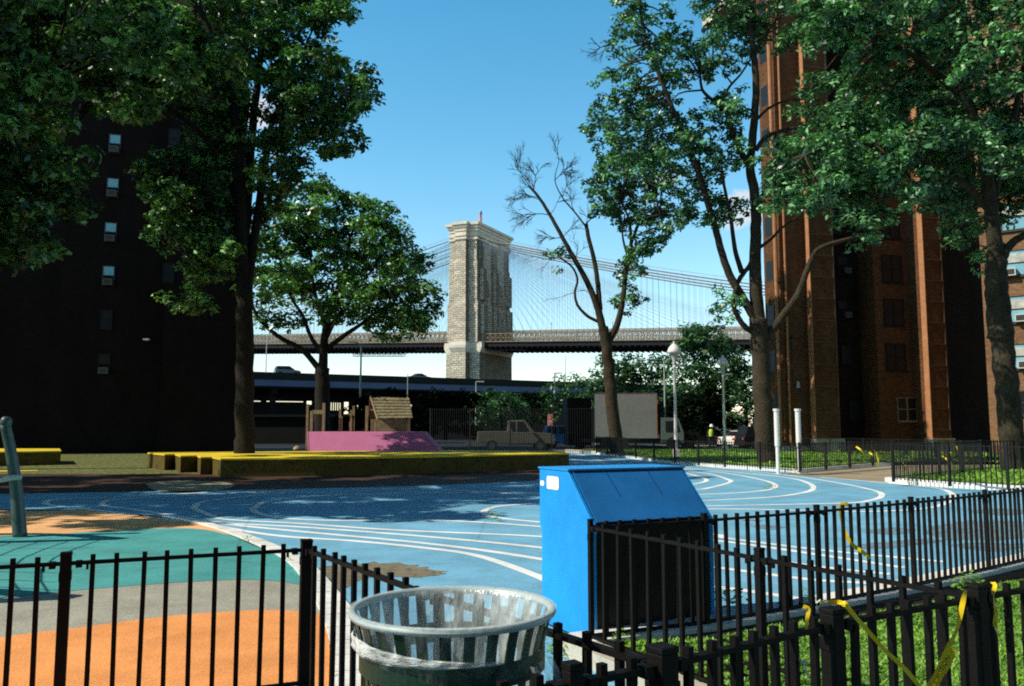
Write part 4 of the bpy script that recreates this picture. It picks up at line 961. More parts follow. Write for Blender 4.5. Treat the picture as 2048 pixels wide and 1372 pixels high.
# large tree standing on the yellow stage
b = atY(490, 906, 33.0); b.z = SZ
tree('shade_tree', 'tall dark-trunked tree growing through the yellow stage, crown out of the top of the photo', b,
     [([(490, 912), (490, 860), (489, 760), (489, 640), (487, 560)], .40, .32, 0), ([(487, 580), (482, 480), (480, 360), (470, 230), (440, 120), (400, 20)], .30, .12, -1),
      ([(490, 600), (505, 500), (520, 400), (535, 300), (550, 230), (600, 150), (640, 90)], .22, .07, .5), ([(486, 520), (496, 380), (505, 250), (520, 120), (530, -40)], .22, .12, 1),
      ([(484, 560), (462, 500), (440, 440), (400, 360), (350, 330)], .12, .04, -1.5), ([(545, 300), (600, 270), (680, 250), (720, 210)], .09, .03, 0), ([(480, 420), (430, 300), (330, 210), (230, 160)], .14, .05, -2),
      ([(600, 150), (612, 90), (640, 30), (655, -10)], .06, .03, .3), ([(488, 560), (470, 520), (455, 500)], .06, .03, -.5)],
     [([(160, -80), (560, -80), (585, 10), (560, 90), (520, 190), (470, 240), (360, 225), (230, 220), (170, 130)], 42, 1.5, (), 1),
      ([(560, 60), (640, 105), (695, 130), (735, 175), (740, 215), (700, 240), (685, 320), (640, 285), (590, 270), (545, 300), (520, 280), (560, 220), (530, 170)], 32, 1.3, ((500, 225, 28),), 1.1),
      ([(605, 0), (690, -30), (690, 20), (650, 45), (610, 50)], 26, .4, ()), ([(500, -60), (570, -60), (575, 40), (520, 60)], 30, .6, ()), ([(300, 420), (330, 360), (400, 350), (450, 400), (460, 450), (400, 480), (330, 470)], 30, .8, (), .9, 0),
      ([(290, 345), (370, 310), (405, 330), (400, 400), (320, 395)], 25, .4, ()), ([(400, 270), (460, 250), (470, 330), (420, 350)], 26, .4, (), .8), ([(395, 470), (440, 410), (465, 440), (460, 500), (420, 560), (385, 545)], 24, .4, ()),
      ([(510, 370), (560, 300), (600, 330), (560, 400), (520, 440)], 26, .8, (), .9), ([(360, 600), (400, 590), (400, 625)], 26, .3, (), .5)],
     M['leaf_l'], M['bark_dark'], size=.125, per=28, spread=.40, seed=4, rpx=34, subs=15)
# nearer tree whose trunk is outside the photo at the left
b = Vector((-14.2, 21.5, 0))
t_ = tree('shade_tree', 'nearer leafy tree reaching in from the top left corner', b, [([(-150, 900), (-140, 600), (-120, 300), (-60, 100)], .45, .25, 0), ([(-130, 400), (-20, 260), (80, 180)], .2, .06, 0), ([(-135, 520), (-60, 420), (60, 340)], .15, .05, 0)],
     [([(-200, -120), (230, -120), (230, 120), (-100, 160)], 52, 1.2, (), 1.0, 3.0), ([(-420, -140), (330, -140), (380, 90), (330, 190), (170, 220), (130, 240), (40, 240), (-420, 300)], 62, 1.8, (), 1.0, 0.0), ([(-400, -140), (300, -140), (300, 60), (-400, 150)], 58, 1.8, (), 1.0, 5.0), ([(-500, -240), (60, -240), (60, 100), (-400, 200)], 66, 1.3, (), 1.0, -4.0), ([(-60, 240), (60, 230), (110, 320), (150, 330), (140, 420), (60, 420), (-60, 500)], 46, .8, ()),
      ([(-200, 300), (-40, 240), (-20, 520), (-200, 560)], 55, 1.2, (), .8), ([(20, 480), (110, 470), (90, 530), (20, 520)], 40, .4, (), .6)],
     M['leaf_l'], M['bark_dark'], size=.12, per=30, spread=.36, seed=9, rpx=44, subs=14)
def ell(cx, cy, rx, ry): return [(cx+rx*math.cos(2*PI*k/14), cy+ry*math.sin(2*PI*k/14)) for k in range(14)]
for (x, y, z, r, lb, sd_) in ((-20.5, 13.6, 10.5, 4.6, 'broad tree beyond the left edge whose shade falls over the near track end', 51), (-25.5, 20.5, 10.5, 5.4, 'broad tree beyond the left edge shading the small yellow stage', 52), (-15.2, 31.5, 15.6, 3.1, 'leafy tree half hidden at the upper left edge, before the dark tower', 54), (-12.9, 15.0, 10.0, 3.5, 'small tree beyond the left edge shading the middle of the track', 56), (-16.5, 18.5, 9.5, 3.6, 'low-crowned tree just beyond the left edge of the photo', 55)):
    cx, cy = 1024+x/y*F, 855-(z-EYE)/y*F; R_ = r/y*F
    tree('shade_tree', lb, Vector((x-(.5 if sd_ != 54 else 8), y, 0)), [([(cx-(30 if sd_ != 54 else 8/y*F), 855+EYE/y*F), (cx-(20 if sd_ != 54 else 7.6/y*F), 700), (cx, cy+R_*.3)], .35, .2, 0)], [(ell(cx, cy, R_, R_*.6), 1.15/y*F, 2.0, (), 1.0)], M['leaf_l'], M['bark_dark'], size=.19, per=34, spread=.65, seed=sd_, rpx=.8/y*F, subs=16, twigs=False)
# round tree
b = atY(648, 875, 43.0); b.z = 0
tree('round_tree', 'broad rounded tree with low forking limbs, left of the bridge tower', b,
     [([(645, 892), (645, 800), (645, 735)], .40, .36, 0), ([(645, 750), (648, 690), (655, 640), (670, 590), (690, 540), (700, 470)], .26, .08, 0), ([(640, 740), (605, 700), (560, 675), (520, 640), (500, 600)], .17, .07, -.5),
      ([(645, 710), (620, 670), (605, 630), (580, 590), (560, 520)], .13, .05, .4), ([(650, 700), (690, 670), (720, 650), (760, 620), (820, 600)], .15, .06, 0), ([(652, 660), (640, 620), (625, 560), (620, 480)], .13, .05, -.6),
      ([(656, 655), (690, 620), (720, 570), (760, 520)], .12, .04, .8), ([(652, 680), (672, 640), (695, 605), (730, 590)], .10, .04, -.8)],
     [([(510, 480), (545, 415), (600, 385), (660, 378), (710, 385), (755, 425), (800, 470), (845, 515), (865, 580), (875, 625), (850, 650), (780, 655), (720, 635), (640, 600), (570, 590), (520, 560), (490, 520)], 30, 1.6, (), 1.0),
      ([(620, 600), (740, 620), (850, 640), (830, 660), (740, 660), (640, 640)], 36, 1.0, (), .55), ([(495, 560), (540, 580), (560, 620), (600, 640), (560, 650), (505, 640)], 34, .6, (), .55)],
     M['leaf_round'], M['bark_dark'], size=.14, per=28, spread=.46, seed=6, rpx=32, subs=16)
# half bare tree
b = atY(1232, 908, 48.0); b.z = .1
tree('half_bare_tree', 'slender forked tree with bare left limbs and a leafy right limb', b,
     [([(1234, 914), (1231, 870), (1224, 800), (1217, 730), (1212, 685), (1206, 655)], .42, .30, 0), ([(1206, 662), (1198, 625), (1186, 590), (1170, 555), (1150, 520), (1125, 475), (1100, 430), (1078, 395), (1058, 372)], .25, .07, 0),
      ([(1212, 690), (1232, 655), (1244, 610), (1250, 560), (1256, 515), (1268, 470), (1285, 440), (1320, 430)], .23, .06, 0), ([(1200, 620), (1196, 570), (1188, 520), (1176, 470), (1172, 448)], .17, .11, .3),
      ([(1200, 645), (1175, 632), (1155, 610), (1150, 585), (1155, 560), (1145, 535), (1120, 515)], .10, .05, -.2), ([(1173, 455), (1150, 425), (1125, 395), (1110, 360), (1118, 322)], .06, .02, .2), ([(1252, 540), (1262, 490), (1258, 440), (1240, 400)], .13, .05, .4), ([(1256, 515), (1245, 470), (1250, 430)], .08, .04, -.3)],
     [([(1190, 350), (1215, 310), (1270, 290), (1335, 305), (1345, 345), (1320, 400), (1345, 430), (1300, 440), (1250, 450), (1205, 430), (1195, 385)], 25, 1.0, (), 1.0),
      ([(1340, 420), (1375, 405), (1385, 440), (1345, 455)], 22, .4, (), .7), ([(1280, 470), (1325, 465), (1320, 495), (1285, 500)], 22, .3, (), .8), ([(1250, 500), (1275, 505), (1270, 545), (1252, 540)], 18, .2, (), .5), ([(1235, 545), (1270, 560), (1270, 600), (1245, 620)], 22, .2, (), .4),
      ([(1085, 508), (1115, 503), (1145, 512), (1140, 524), (1098, 524)], 20, .2, (), .35)],
     M['leaf_r'], M['bark'], size=.135, per=25, spread=.38, seed=12, rpx=24, subs=13,
     dead=[(1058, 372, 120, 1.0, 4), (1078, 395, 165, .9, 4), (1100, 430, 175, 1.0, 4), (1100, 430, 60, .9, 3), (1125, 475, 190, .9, 4), (1125, 475, 45, .8, 3), (1118, 325, 95, .9, 3), (1110, 360, 50, .8, 4), (1125, 395, 70, .8, 4), (1150, 425, 110, .8, 3),
           (1120, 515, 190, 1.0, 3), (1150, 520, 75, .8, 3), (1172, 448, 80, .8, 3), (1186, 590, 150, .6, 2), (1150, 585, 200, 1.0, 2), (1320, 430, 20, .8, 3), (1300, 380, 40, 1.0, 3), (1345, 430, 10, .8, 3), (1090, 410, 130, 1.0, 4), (1068, 380, 85, .9, 4)])
# big limbed tree in front of the right building
b = atY(1532, 935, 34.5); b.z = .1
tree('limbed_tree', 'tall many-limbed tree with thick straight trunk left of the brick building', b,
     [([(1534, 940), (1531, 900), (1526, 820), (1522, 740), (1520, 680), (1516, 640)], .42, .36, 0), ([(1518, 650), (1512, 590), (1510, 520), (1512, 440), (1508, 380), (1500, 330), (1508, 250), (1512, 170), (1505, 90), (1490, 0), (1480, -60)], .30, .10, 0),
      ([(1512, 640), (1488, 600), (1462, 555), (1445, 510), (1430, 455), (1412, 395), (1388, 320), (1365, 265), (1342, 210), (1315, 140), (1290, 70), (1272, -30)], .20, .07, -1), ([(1470, 575), (1484, 550), (1500, 530), (1510, 505)], .10, .10, 0),
      ([(1484, 545), (1470, 500), (1462, 440), (1450, 380), (1445, 345)], .12, .05, -.6), ([(1500, 335), (1480, 300), (1460, 250), (1448, 215), (1425, 200), (1405, 180), (1400, 150)], .15, .05, 0), ([(1450, 218), (1455, 180), (1480, 150), (1500, 120)], .07, .04, .3),
      ([(1515, 668), (1492, 655), (1474, 630), (1466, 600), (1474, 572)], .14, .08, -.3), ([(1528, 680), (1560, 640), (1595, 590), (1615, 540), (1635, 500), (1690, 480), (1740, 470)], .20, .07, -.5), ([(1512, 300), (1530, 275), (1560, 262), (1600, 255), (1660, 250)], .11, .05, 0),
      ([(1512, 500), (1540, 480), (1565, 455), (1600, 430)], .09, .04, 0), ([(1512, 240), (1540, 215), (1580, 200), (1640, 200)], .08, .03, .5), ([(1508, 110), (1530, 70), (1570, 20)], .08, .04, 0), ([(1400, 350), (1370, 375), (1340, 390)], .04, .02, -.5)],
     [([(1225, 60), (1240, -60), (1300, -60), (1335, 0), (1365, 60), (1350, 120), (1300, 130), (1235, 110)], 30, .9, (), .8), ([(1375, -60), (1500, -60), (1490, 60), (1455, 100), (1400, 70)], 30, .9, (), .9), ([(1215, 150), (1255, 115), (1290, 150), (1300, 200), (1240, 200), (1220, 170)], 28, .7, (), .7),
      ([(1180, 245), (1195, 205), (1260, 195), (1335, 190), (1370, 240), (1395, 300), (1330, 330), (1250, 330), (1200, 300)], 28, 1.0, (), 1.0), ([(1330, 105), (1400, 90), (1445, 115), (1445, 145), (1380, 160), (1330, 145)], 26, .6, (), .9),
      ([(1395, 235), (1430, 205), (1465, 215), (1475, 290), (1480, 335), (1430, 345), (1400, 310)], 26, .6, (), .9), ([(1365, 350), (1400, 330), (1415, 370), (1395, 400)], 22, .4, (), .6), ([(1415, 400), (1450, 385), (1475, 420), (1440, 455), (1410, 445)], 24, .4, (), .8),
      ([(1430, 600), (1465, 590), (1480, 615), (1450, 630)], 22, .3, (), .4), ([(1475, 60), (1540, -10), (1620, -60), (1660, 20), (1600, 90), (1530, 90), (1490, 120)], 28, 1.2, (), .9), ([(1340, 380), (1375, 370), (1370, 400)], 22, .3, (), .5), ([(1455, 195), (1480, 200), (1480, 230)], 22, .3, (), .5),
      ([(1540, 300), (1570, 270), (1600, 300), (1560, 340)], 26, .6, (), .5)],
     M['leaf_r'], M['bark'], size=.115, per=25, spread=.34, seed=15, rpx=28, subs=8,
     dead=[(1360, 350, 160, .8, 3), (1300, 130, 170, .7, 3), (1230, 90, 190, .7, 3), (1400, 150, 140, .6, 2), (1455, 250, 150, .7, 3), (1340, 390, 200, .8, 3), (1470, 440, 160, .5, 2)])
# right tree
b = atY(2022, 955, 29.0); b.z = .1
tree('shade_tree', 'massive spreading tree at the right with mottled grey trunk', b,
     [([(2030, 965), (2024, 900), (2017, 800), (2010, 720), (2000, 660)], .42, .35, 0), ([(2000, 680), (1996, 600), (1992, 540), (2000, 500)], .42, .32, 0), ([(2000, 520), (2020, 490), (2050, 470), (2120, 440)], .18, .10, 0), ([(1996, 540), (1985, 450), (1975, 360), (1950, 240), (1900, 120), (1860, 0)], .28, .12, -.5),
      ([(1980, 420), (1920, 360), (1840, 320), (1760, 290), (1680, 290), (1610, 310)], .15, .05, -1), ([(1985, 400), (2010, 300), (2040, 180), (2060, 40)], .16, .08, .5), ([(1930, 200), (1840, 120), (1740, 70), (1640, 40)], .12, .05, -.6)],
     [([(1600, -70), (2120, -70), (2120, 200), (1990, 200), (1900, 190), (1800, 150), (1700, 110), (1600, 70)], 42, 1.6, (), 1.0), ([(1540, 320), (1565, 290), (1640, 270), (1700, 230), (1760, 195), (1840, 215), (1890, 260), (1860, 320), (1790, 350), (1720, 385), (1620, 400), (1560, 395)], 36, 1.2, (), 1.1),
      ([(1670, 400), (1750, 380), (1770, 420), (1730, 460), (1690, 465)], 34, .6, (), .7), ([(1860, 240), (1960, 215), (2110, 250), (2110, 400), (1990, 420), (1900, 420), (1830, 400), (1860, 340)], 40, 1.8, ((2005, 215, 24),), 1.0, 2), ([(1680, 130), (1800, 160), (1880, 210), (1740, 200), (1640, 240), (1600, 220), (1620, 150)], 42, 1.4, (), .8, 2.5),
      ([(1880, 400), (1960, 420), (1960, 520), (1900, 480)], 40, .8, (), .5, 2), ([(1990, 290), (2060, 275), (2080, 320), (2000, 320)], 30, .3, (), 1.0, -2)],
     M['leaf_r'], M['bark_grey'], size=.115, per=28, spread=.36, seed=18, rpx=42, subs=17)
# distant trees
FG = 'green trees beyond the lawn'
def ftree(px, Y, tr, reg, lb, seed, mind=20, r=.22, subs=9, size=.17, rpx=20, name='distant_tree', dens=1, leaf=None):
    b = atY(px, 880, Y); b.z = 0
    cy = sum(p[1] for p in reg)/len(reg)
    return tree(name, lb, b, [([(px, 880), (px+3, 845), (tr, cy)], r, r*.5, 0)], [(reg, mind, Y*.015, (), dens)], leaf or M['leaf_far'], M['bark_dark'], size=size*1.15, per=24, spread=.62*Y/70, seed=seed, rpx=rpx, subs=subs, twigs=False, group=FG)
ftree(1262, 88, 1262, [(1195, 790), (1192, 750), (1215, 718), (1232, 712), (1260, 722), (1285, 712), (1310, 720), (1328, 740), (1330, 790), (1260, 800)], 'dark twin-topped tree above the grey truck box', 31, size=.2)
ftree(1410, 72, 1412, [(1350, 800), (1345, 740), (1365, 680), (1390, 650), (1430, 655), (1455, 690), (1490, 715), (1470, 750), (1460, 810), (1400, 835)], 'tallest distant tree between the two park lamps', 32, subs=11)
ftree(1490, 70, 1490, [(1455, 830), (1460, 760), (1490, 742), (1515, 750), (1520, 840)], 'small tree hidden behind the big trunk', 33)
ftree(1000, 80, 1000, [(958, 830), (955, 790), (975, 775), (1000, 785), (1040, 800), (1050, 830), (1000, 850)], 'low bushy tree above the parked pickup', 34)
ftree(1140, 92, 1140, [(1085, 830), (1090, 790), (1110, 768), (1150, 762), (1190, 765), (1195, 795), (1150, 815)], 'spreading pale green tree at the end of the viaduct', 35)
ftree(1060, 86, 1060, [(1035, 850), (1040, 810), (1075, 800), (1090, 840)], 'small dark tree left of the red sign', 36, leaf=M['leaf_shaded'])
ftree(1370, 66, 1370, [(1345, 850), (1345, 800), (1400, 790), (1450, 800), (1450, 845)], 'dark shrub mass behind the parked cars', 37, dens=1.2, leaf=M['leaf_shaded'])
ftree(890, 70, 890, [(840, 860), (845, 800), (880, 790), (940, 800), (945, 860)], 'black shaded shrub behind the tall fence', 38, leaf=M['leaf_shaded'])
ftree(770, 66, 770, [(700, 850), (720, 800), (800, 790), (840, 830), (830, 870)], 'black shaded tree behind the playhouse', 39, leaf=M['leaf_shaded'])
# ================================================================ BUILDINGS
def frame_of(o):
    return o.matrix_basis.copy(), o.matrix_basis.inverted()
LBX = [None]
class Bld:
    def __init__(s, name, label, loc, rz):
        s.t = thing(name, label, 'building', loc, rz); s.m = Matrix.Translation(loc)@Matrix.Rotation(rz, 4, 'Z'); s.i = s.m.inverted()
    def part(s, name, mb, m, parent=None): return mb.build(name, m, parent or s.t)
    def lx(s, px, py, yl=0.0):        # local x,z of a photo position on the plane y = yl
        P = s.m@Vector((0, yl, 0)); n = s.m.to_3x3()@Vector((0, 1, 0)); q = s.i@hitp(px, py, P, n); return q
    def window(s, x0, x1, z0, z1, y, glassm, framem, ac=None, curtain=False, sill=True, acm=None):
        f = .05; g = MB(); g.box(x0, x1, y-.012, y+.06, z0, z0+f); g.box(x0, x1, y-.012, y+.06, z1-f, z1); g.box(x0, x0+f, y-.012, y+.06, z0+f, z1-f); g.box(x1-f, x1, y-.012, y+.06, z0+f, z1-f)
        zm = (z0+z1)/2; g.box(x0+f, x1-f, y-.010, y+.05, zm-.03, zm+.03)
        if x1-x0 > 1.3: g.box((x0+x1)/2-.05, (x0+x1)/2+.05, y-.014, y+.05, z0+f, z1-f)
        w = s.part('window', g, framem)
        g = MB(); g.box(x0+f, x1-f, y+.02, y+.03, z0+f if ac is None or acm is None else zm, z1-f); s.part('pane', g, glassm, w)
        if sill and s is not LBX[0]: g = MB(); g.box(x0-.08, x1+.08, y-.07, y+.0, z0-.09, z0-.005); s.part('sill', g, framem, w)
        if curtain: g = MB(); g.box(x0+f, x1-f, y+.008, y+.016, zm+.03, z1-f-.15); s.part('blind', g, M['curtain'], w)
        if ac:
            a0, a1, b0, b1 = ac; am = acm or M['ac']; g = MB(); g.box(a0, a1, y-.32, y-.015, b0, b1); q = s.part('air_conditioner', g, am, w)
            g = MB(); g.box(a0+.06, a1-.06, y-.326, y-.321, b0+.06, b1-.06); s.part('grille', g, M['frame_dark'], w)
        return w
# left tower: its shaded side faces the camera
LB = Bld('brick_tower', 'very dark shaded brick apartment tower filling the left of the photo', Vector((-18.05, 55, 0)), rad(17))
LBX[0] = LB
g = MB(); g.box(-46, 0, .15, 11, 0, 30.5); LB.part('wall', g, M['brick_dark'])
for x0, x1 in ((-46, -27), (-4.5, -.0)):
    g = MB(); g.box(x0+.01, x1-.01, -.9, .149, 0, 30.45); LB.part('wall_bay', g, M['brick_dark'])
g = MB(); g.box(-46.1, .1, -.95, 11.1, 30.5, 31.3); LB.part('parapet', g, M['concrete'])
cols = [(227, 268), ]
y_ = .15
wrows = [(268, 305, 1), (356, 395, 1), (445, 470, 1), (532, 563, 1), (620, 650, 0), (708, 740, 0), (796, 828, 0), (180, 212, 0), (92, 125, 0), (4, 38, 0)]
for cpx in (222, 345, 400):
    lit = cpx == 222
    for ra, rb, on in wrows:
        if cpx != 222 and ra > 560 or ra > 780: continue
        zc = LB.lx(cpx, (ra+rb)/2, y_); z1 = LB.lx(cpx, ra, y_).z; z0 = z1-1.28
        x = LB.lx(222-(268+(-0))*0+(cpx-222), 450, y_).x
        if abs(x+4.5) < 1.2 or x > -4.5: yy = -.9; 
        else: yy = y_
        if cpx == 400: x = LB.lx(400, 450, -.9).x; yy = -.9
        if cpx in (160, 80) and x < -27: yy = -.9
        yy -= 0.0
        w2 = .36
        if lit and on: LB.window(x-w2, x+w2, z0, z1, yy-.06, M['glass_sky_painted'], M['frame_dark'], ac=(x-.28, x+.28, z0+.02, z0+.42), acm=M['ac_dim'])
        else: LB.window(x-w2, x+w2, z0, z1, yy-.06, M['glass_dark'], M['frame_black'], ac=(x-.28, x+.28, z0+.02, z0+.4) if (ra+cpx) % 3 == 0 else None, acm=M['ac_dim'])
# small lit thing on the wall
c = atY(293, 679, 53.0); g = MB(); g.box(-.16, .16, -.05, .05, -.06, .06)
wl = thing('wall_lamp', 'small bright lamp fixture on the dark left tower', 'lamp', c); MB().box(-.18, .18, -.12, .12, -.05, .06).build('housing', M['white_paint'], wl); MB().box(-.03, .03, .12, 1.2, -.03, .03).build('arm', M['frame_dark'], wl)

# right building
RZ2 = rad(14)
c0 = atY(1571, 880, 50.5); c0.z = 0
RB = Bld('brick_building', 'red brown brick apartment tower with pilasters edged in painted sunlight behind the big tree', c0, RZ2)
Ht = 31.0
X = lambda px, yl=0.0: RB.lx(px, 885, yl).x
def Zp(px, py, yl=0.0): return RB.lx(px, py, yl).z
a_, d_ = X(1668), X(1899, .3)
g = MB(); g.box(0, a_, 0, 1.8, .0, Ht); g.box(5.6, a_+6, 3.9, 9, .0, Ht-.05) if False else None; RB.part('wall', g, M['brick_red'])
g = MB(); g.box(2.2, X(1762, 4), 1.81, 3.4, .0, Ht-.01); RB.part('recess_wall', g, M['brick_recess_shade'])
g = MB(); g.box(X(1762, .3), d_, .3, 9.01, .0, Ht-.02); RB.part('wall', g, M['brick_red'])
g = MB(); g.box(d_+.002, d_+14, 4.5, 9.02, .0, Ht-.03); RB.part('recess_wall', g, M['brick_recess_shade'])
# pilasters, sunlight painted on their left sides as orange strips
p1a, p1b = X(1624), X(1672); p2a, p2b = X(1853, -.5), X(1903, -1.1)
for q, (x0, x1, yf) in enumerate(((p1a, p1b-.02, -.45), (p2a, p2b, -1.05))):
    g = MB(); g.box(x0, x1, yf, .31 if q else .01, .9, Ht+.3); w = RB.part('pilaster', g, M['brick_red'])
    g = MB(); g.box(x0-.03, x0+.02, yf-.015, yf+.44, .9, Ht+.28); RB.part('edge_strip', g, M['lit_orange'], w)
    for k in range(22):
        g = MB(); z = 1.4+k*1.33; g.box(x0-.04, x1+.03, yf-.045, yf-.002, z, z+.06); RB.part('course_band', g, M['band'], w)
    g = MB(); g.box(x1-.05, x1+.03, yf-.035, yf+.03, .9, Ht+.2); RB.part('downpipe', g, M['band'], w)
    g = MB(); g.box(x0-.1, x1+.25, yf-.12, yf+.6, 0, .93); RB.part('plinth', g, M['concrete'], w)
g = MB(); g.box(-.12, 1.6, -.08, 1.9, 0, .5); RB.part('plinth', g, M['concrete'])
g = MB(); g.tube([(X(1580), -.10, .4), (X(1580), -.10, Ht)], .07, 8); RB.part('downpipe', g, M['lit_orange'])
g = MB(); g.tube([(-.06, .35, .4), (-.06, .35, Ht)], .12, 8); RB.part('downpipe', g, M['lit_orange'])
for z in range(0, 10):   # windows on the narrow lit side
    zz = 2.2+2.82*z; g = MB(); g.box(-.015, .02, .75, 1.55, zz, zz+1.3); w = RB.part('window', g, M['frame_dark']); g = MB(); g.box(-.03, -.016, .80, 1.50, zz+.05, zz+1.25); RB.part('pane', g, M['glass_dark'], w)
for yq in (757, 786): g = MB(); z = Zp(1600, yq); g.box(X(1577), p1a-.03, -.05, .0, z, z+.06); RB.part('cable_duct', g, M['frame_dark'])
g = MB(); g.box(X(1590), X(1592), -.06, .0, Zp(1590, 760), Zp(1590, 672)); g.box(X(1589)-.03, X(1593)+.03, -.3, .0, Zp(1590, 676), Zp(1590, 672)); RB.part('conduit', g, M['frame_dark'])
g = MB(); q = RB.lx(1596, 770, -.15); g.lathe([(.001, .24), (.05, .2), (.07, .05), (.13, -.12), (.12, -.16), (.001, -.16)], 10, (q.x, -.16, q.z)); g.box(q.x-.02, q.x+.02, -.16, -.001, q.z+.12, q.z+.16); RB.part('flood_lamp', g, M['galv'])
xw0, xw1 = X(1779, .3), X(1819, .3)
for (t_, b_y) in ((512, 565), (599, 652), (688, 741), (425, 478), (338, 391), (250, 303), (163, 216), (76, 129)):
    z1 = Zp(1800, t_, .3); z0 = Zp(1800, b_y, .3); RB.window(xw0, xw1, z0, z1, .24, M['glass_dark'], M['frame_black'])
z1, z0 = Zp(1820, 795, .3), Zp(1820, 842, .3); RB.window(X(1797, .3), X(1836, .3), z0, z1, .24, M['glass_dark'], M['frame_tan'])
g = MB(); x = X(1840, .3); g.box(x-.06, x+.12, .0, .3, z0-.05, z0+.3); RB.part('vent_duct', g, M['lit_orange'])
for (px, t_, b_y) in ((1677, 432, 455), (1684, 512, 548), (1681, 600, 640), (1695, 800, 830), (1681, 345, 370), (1684, 690, 730)):
    z1 = Zp(px, t_, 1.8); z0 = z1-1.2; x = RB.lx(px+12, 800, 1.8).x; RB.window(x-.4, x+.4, z0, z1, 1.75, M['glass_dark'], M['frame_black'], ac=(x-.05, x+.38, z0+.03, z0+.38) if t_ in (512, 600) else None, acm=M['ac_dim'])
g = MB(); g.box(-.1, d_+14, -.1, 9.1, Ht, Ht+.6); RB.part('parapet', g, M['concrete'])
# far right wing, in sunlight
c1 = atY(1990, 890, 47); c1.z = 0
WB = Bld('brick_wing', 'sunlit brick apartment wing with white-framed windows at the right edge', c1, rad(-38))
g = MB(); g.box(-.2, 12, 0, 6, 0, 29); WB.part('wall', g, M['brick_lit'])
g = MB(); g.box(-.3, 12.1, -.1, 6.1, 29, 29.5); WB.part('parapet', g, M['concrete'])
for k, (t_, b_y) in enumerate(((500, 552), (592, 645), (688, 738), (408, 460), (320, 370), (230, 280), (140, 190), (50, 100), (782, 830))):
    z1 = WB.lx(2030, t_).z; z0 = WB.lx(2030, b_y).z
    xa, xb = WB.lx(2012, 620).x, WB.lx(2062, 620).x
    WB.window(xa, xb, z0, z1, -.05, M['glass_sky_painted'] if k < 4 else M['glass_dark'], M['frame_dark'], curtain=k in (0, 1, 2, 3), ac=(xa-.05, xa+.62, z0+.0, z0+.42) if k in (0,) else ((xb-.75, xb-.1, z0, z0+.42) if k in (1, 2) else None))
    xc = xb+2.2; WB.window(xc, xc+1.6, z0, z1, -.05, M['glass_dark'], M['frame_dark'])

# unseen estate towers added behind the camera to block fill light
for q, (x, y, w_, d_b, lb) in enumerate(((-14, -38, 34, 12, 'unseen brick tower added behind the photographer to cut fill light'), (26, -30, 30, 12, 'second unseen brick tower added to cut fill light behind the photographer, to the right'))):
    EB = thing('brick_tower', lb, 'building', (x, y, 0)); g = MB(); g.box(0, w_, 0, d_b, 0, 40); g.build('wall', M['brick_red'], EB)
    g = MB(); g.box(-.1, w_+.1, -.1, d_b+.1, 40, 40.7); g.build('parapet', M['concrete'], EB)
    for fl_ in range(13):
        for k in range(int(w_/4)):
            g = MB(); g.box(1.5+k*4, 2.9+k*4, d_b+.01, d_b+.04, 1.5+fl_*2.9, 3.1+fl_*2.9); g.build('window', M['glass_dark'], EB)  # windows of the added unseen towers
# ================================================================ BRIDGE
TH = rad(25)
BP = Vector((-20.8, 334, 0))
BR = thing('suspension_bridge', 'stone towered suspension bridge with lattice deck crossing behind the park', 'bridge', BP, -TH)
Bm = Matrix.Translation(BP)@Matrix.Rotation(-TH, 4, 'Z')   # local x = along the deck, local y = along the tower (away from camera)
Bi = Bm.inverted()
W2 = 6.1         # half thickness of the tower
TL = 36.0; SH_ = 2.3
ZT = atY(930, 440, 330).z
DK = lambda x: 34.2-.034*x       # underside of deck
st = MB(); sm = MB()
def tier(z0, z1, grow):
    st.box(-W2-grow, W2+grow, .0-grow, 3.6+grow, z0, z1)
# end buttress + shoulders, tapering in tiers
tiers = [(0, 31, 1.5), (34.5, 50, .7), (52.5, 69, .2), (70.5, 78, -.1)]
def ring(z, gr, eb=3.6, piers=True):
    """plan outline of the near end (buttress and shoulders) at height z"""
    a = W2+gr; hb = 2.4+gr*.6
    return [(-a, SH_), (-hb, SH_), (-hb, -gr), (hb, -gr), (hb, SH_), (a, SH_), (a, TL-3.4), (hb, TL-3.4), (hb, TL+gr), (-hb, TL+gr), (-hb, TL-3.4), (-a, TL-3.4)]
def loft(levels, mb, caps=True):
    n = 12; b = len(mb.v)
    for z, gr in levels:
        mb.v += [(x, y, z) for x, y in ring(z, gr)]
    for i in range(len(levels)-1):
        for j in range(n): j2 = (j+1) % n; mb.f.append((b+i*n+j, b+i*n+j2, b+(i+1)*n+j2, b+(i+1)*n+j))
    P = ring(levels[-1][0], levels[-1][1])
    for t in tessellate_polygon([[Vector((x, y, 0)) for x, y in P]]): mb.f.append(tuple(b+(len(levels)-1)*n+i for i in t))
lv = MB(); loft([(0, 1.7), (31.5, 1.5)], lv)
low = lv.build('tower_base', M['stone'], BR)
sm = MB(); loft([(31.5, 1.6), (33.2, 2.4), (34.2, 2.5), (35.6, 2.3)], sm); sm.build('cornice_band', M['stone_smooth'], low)
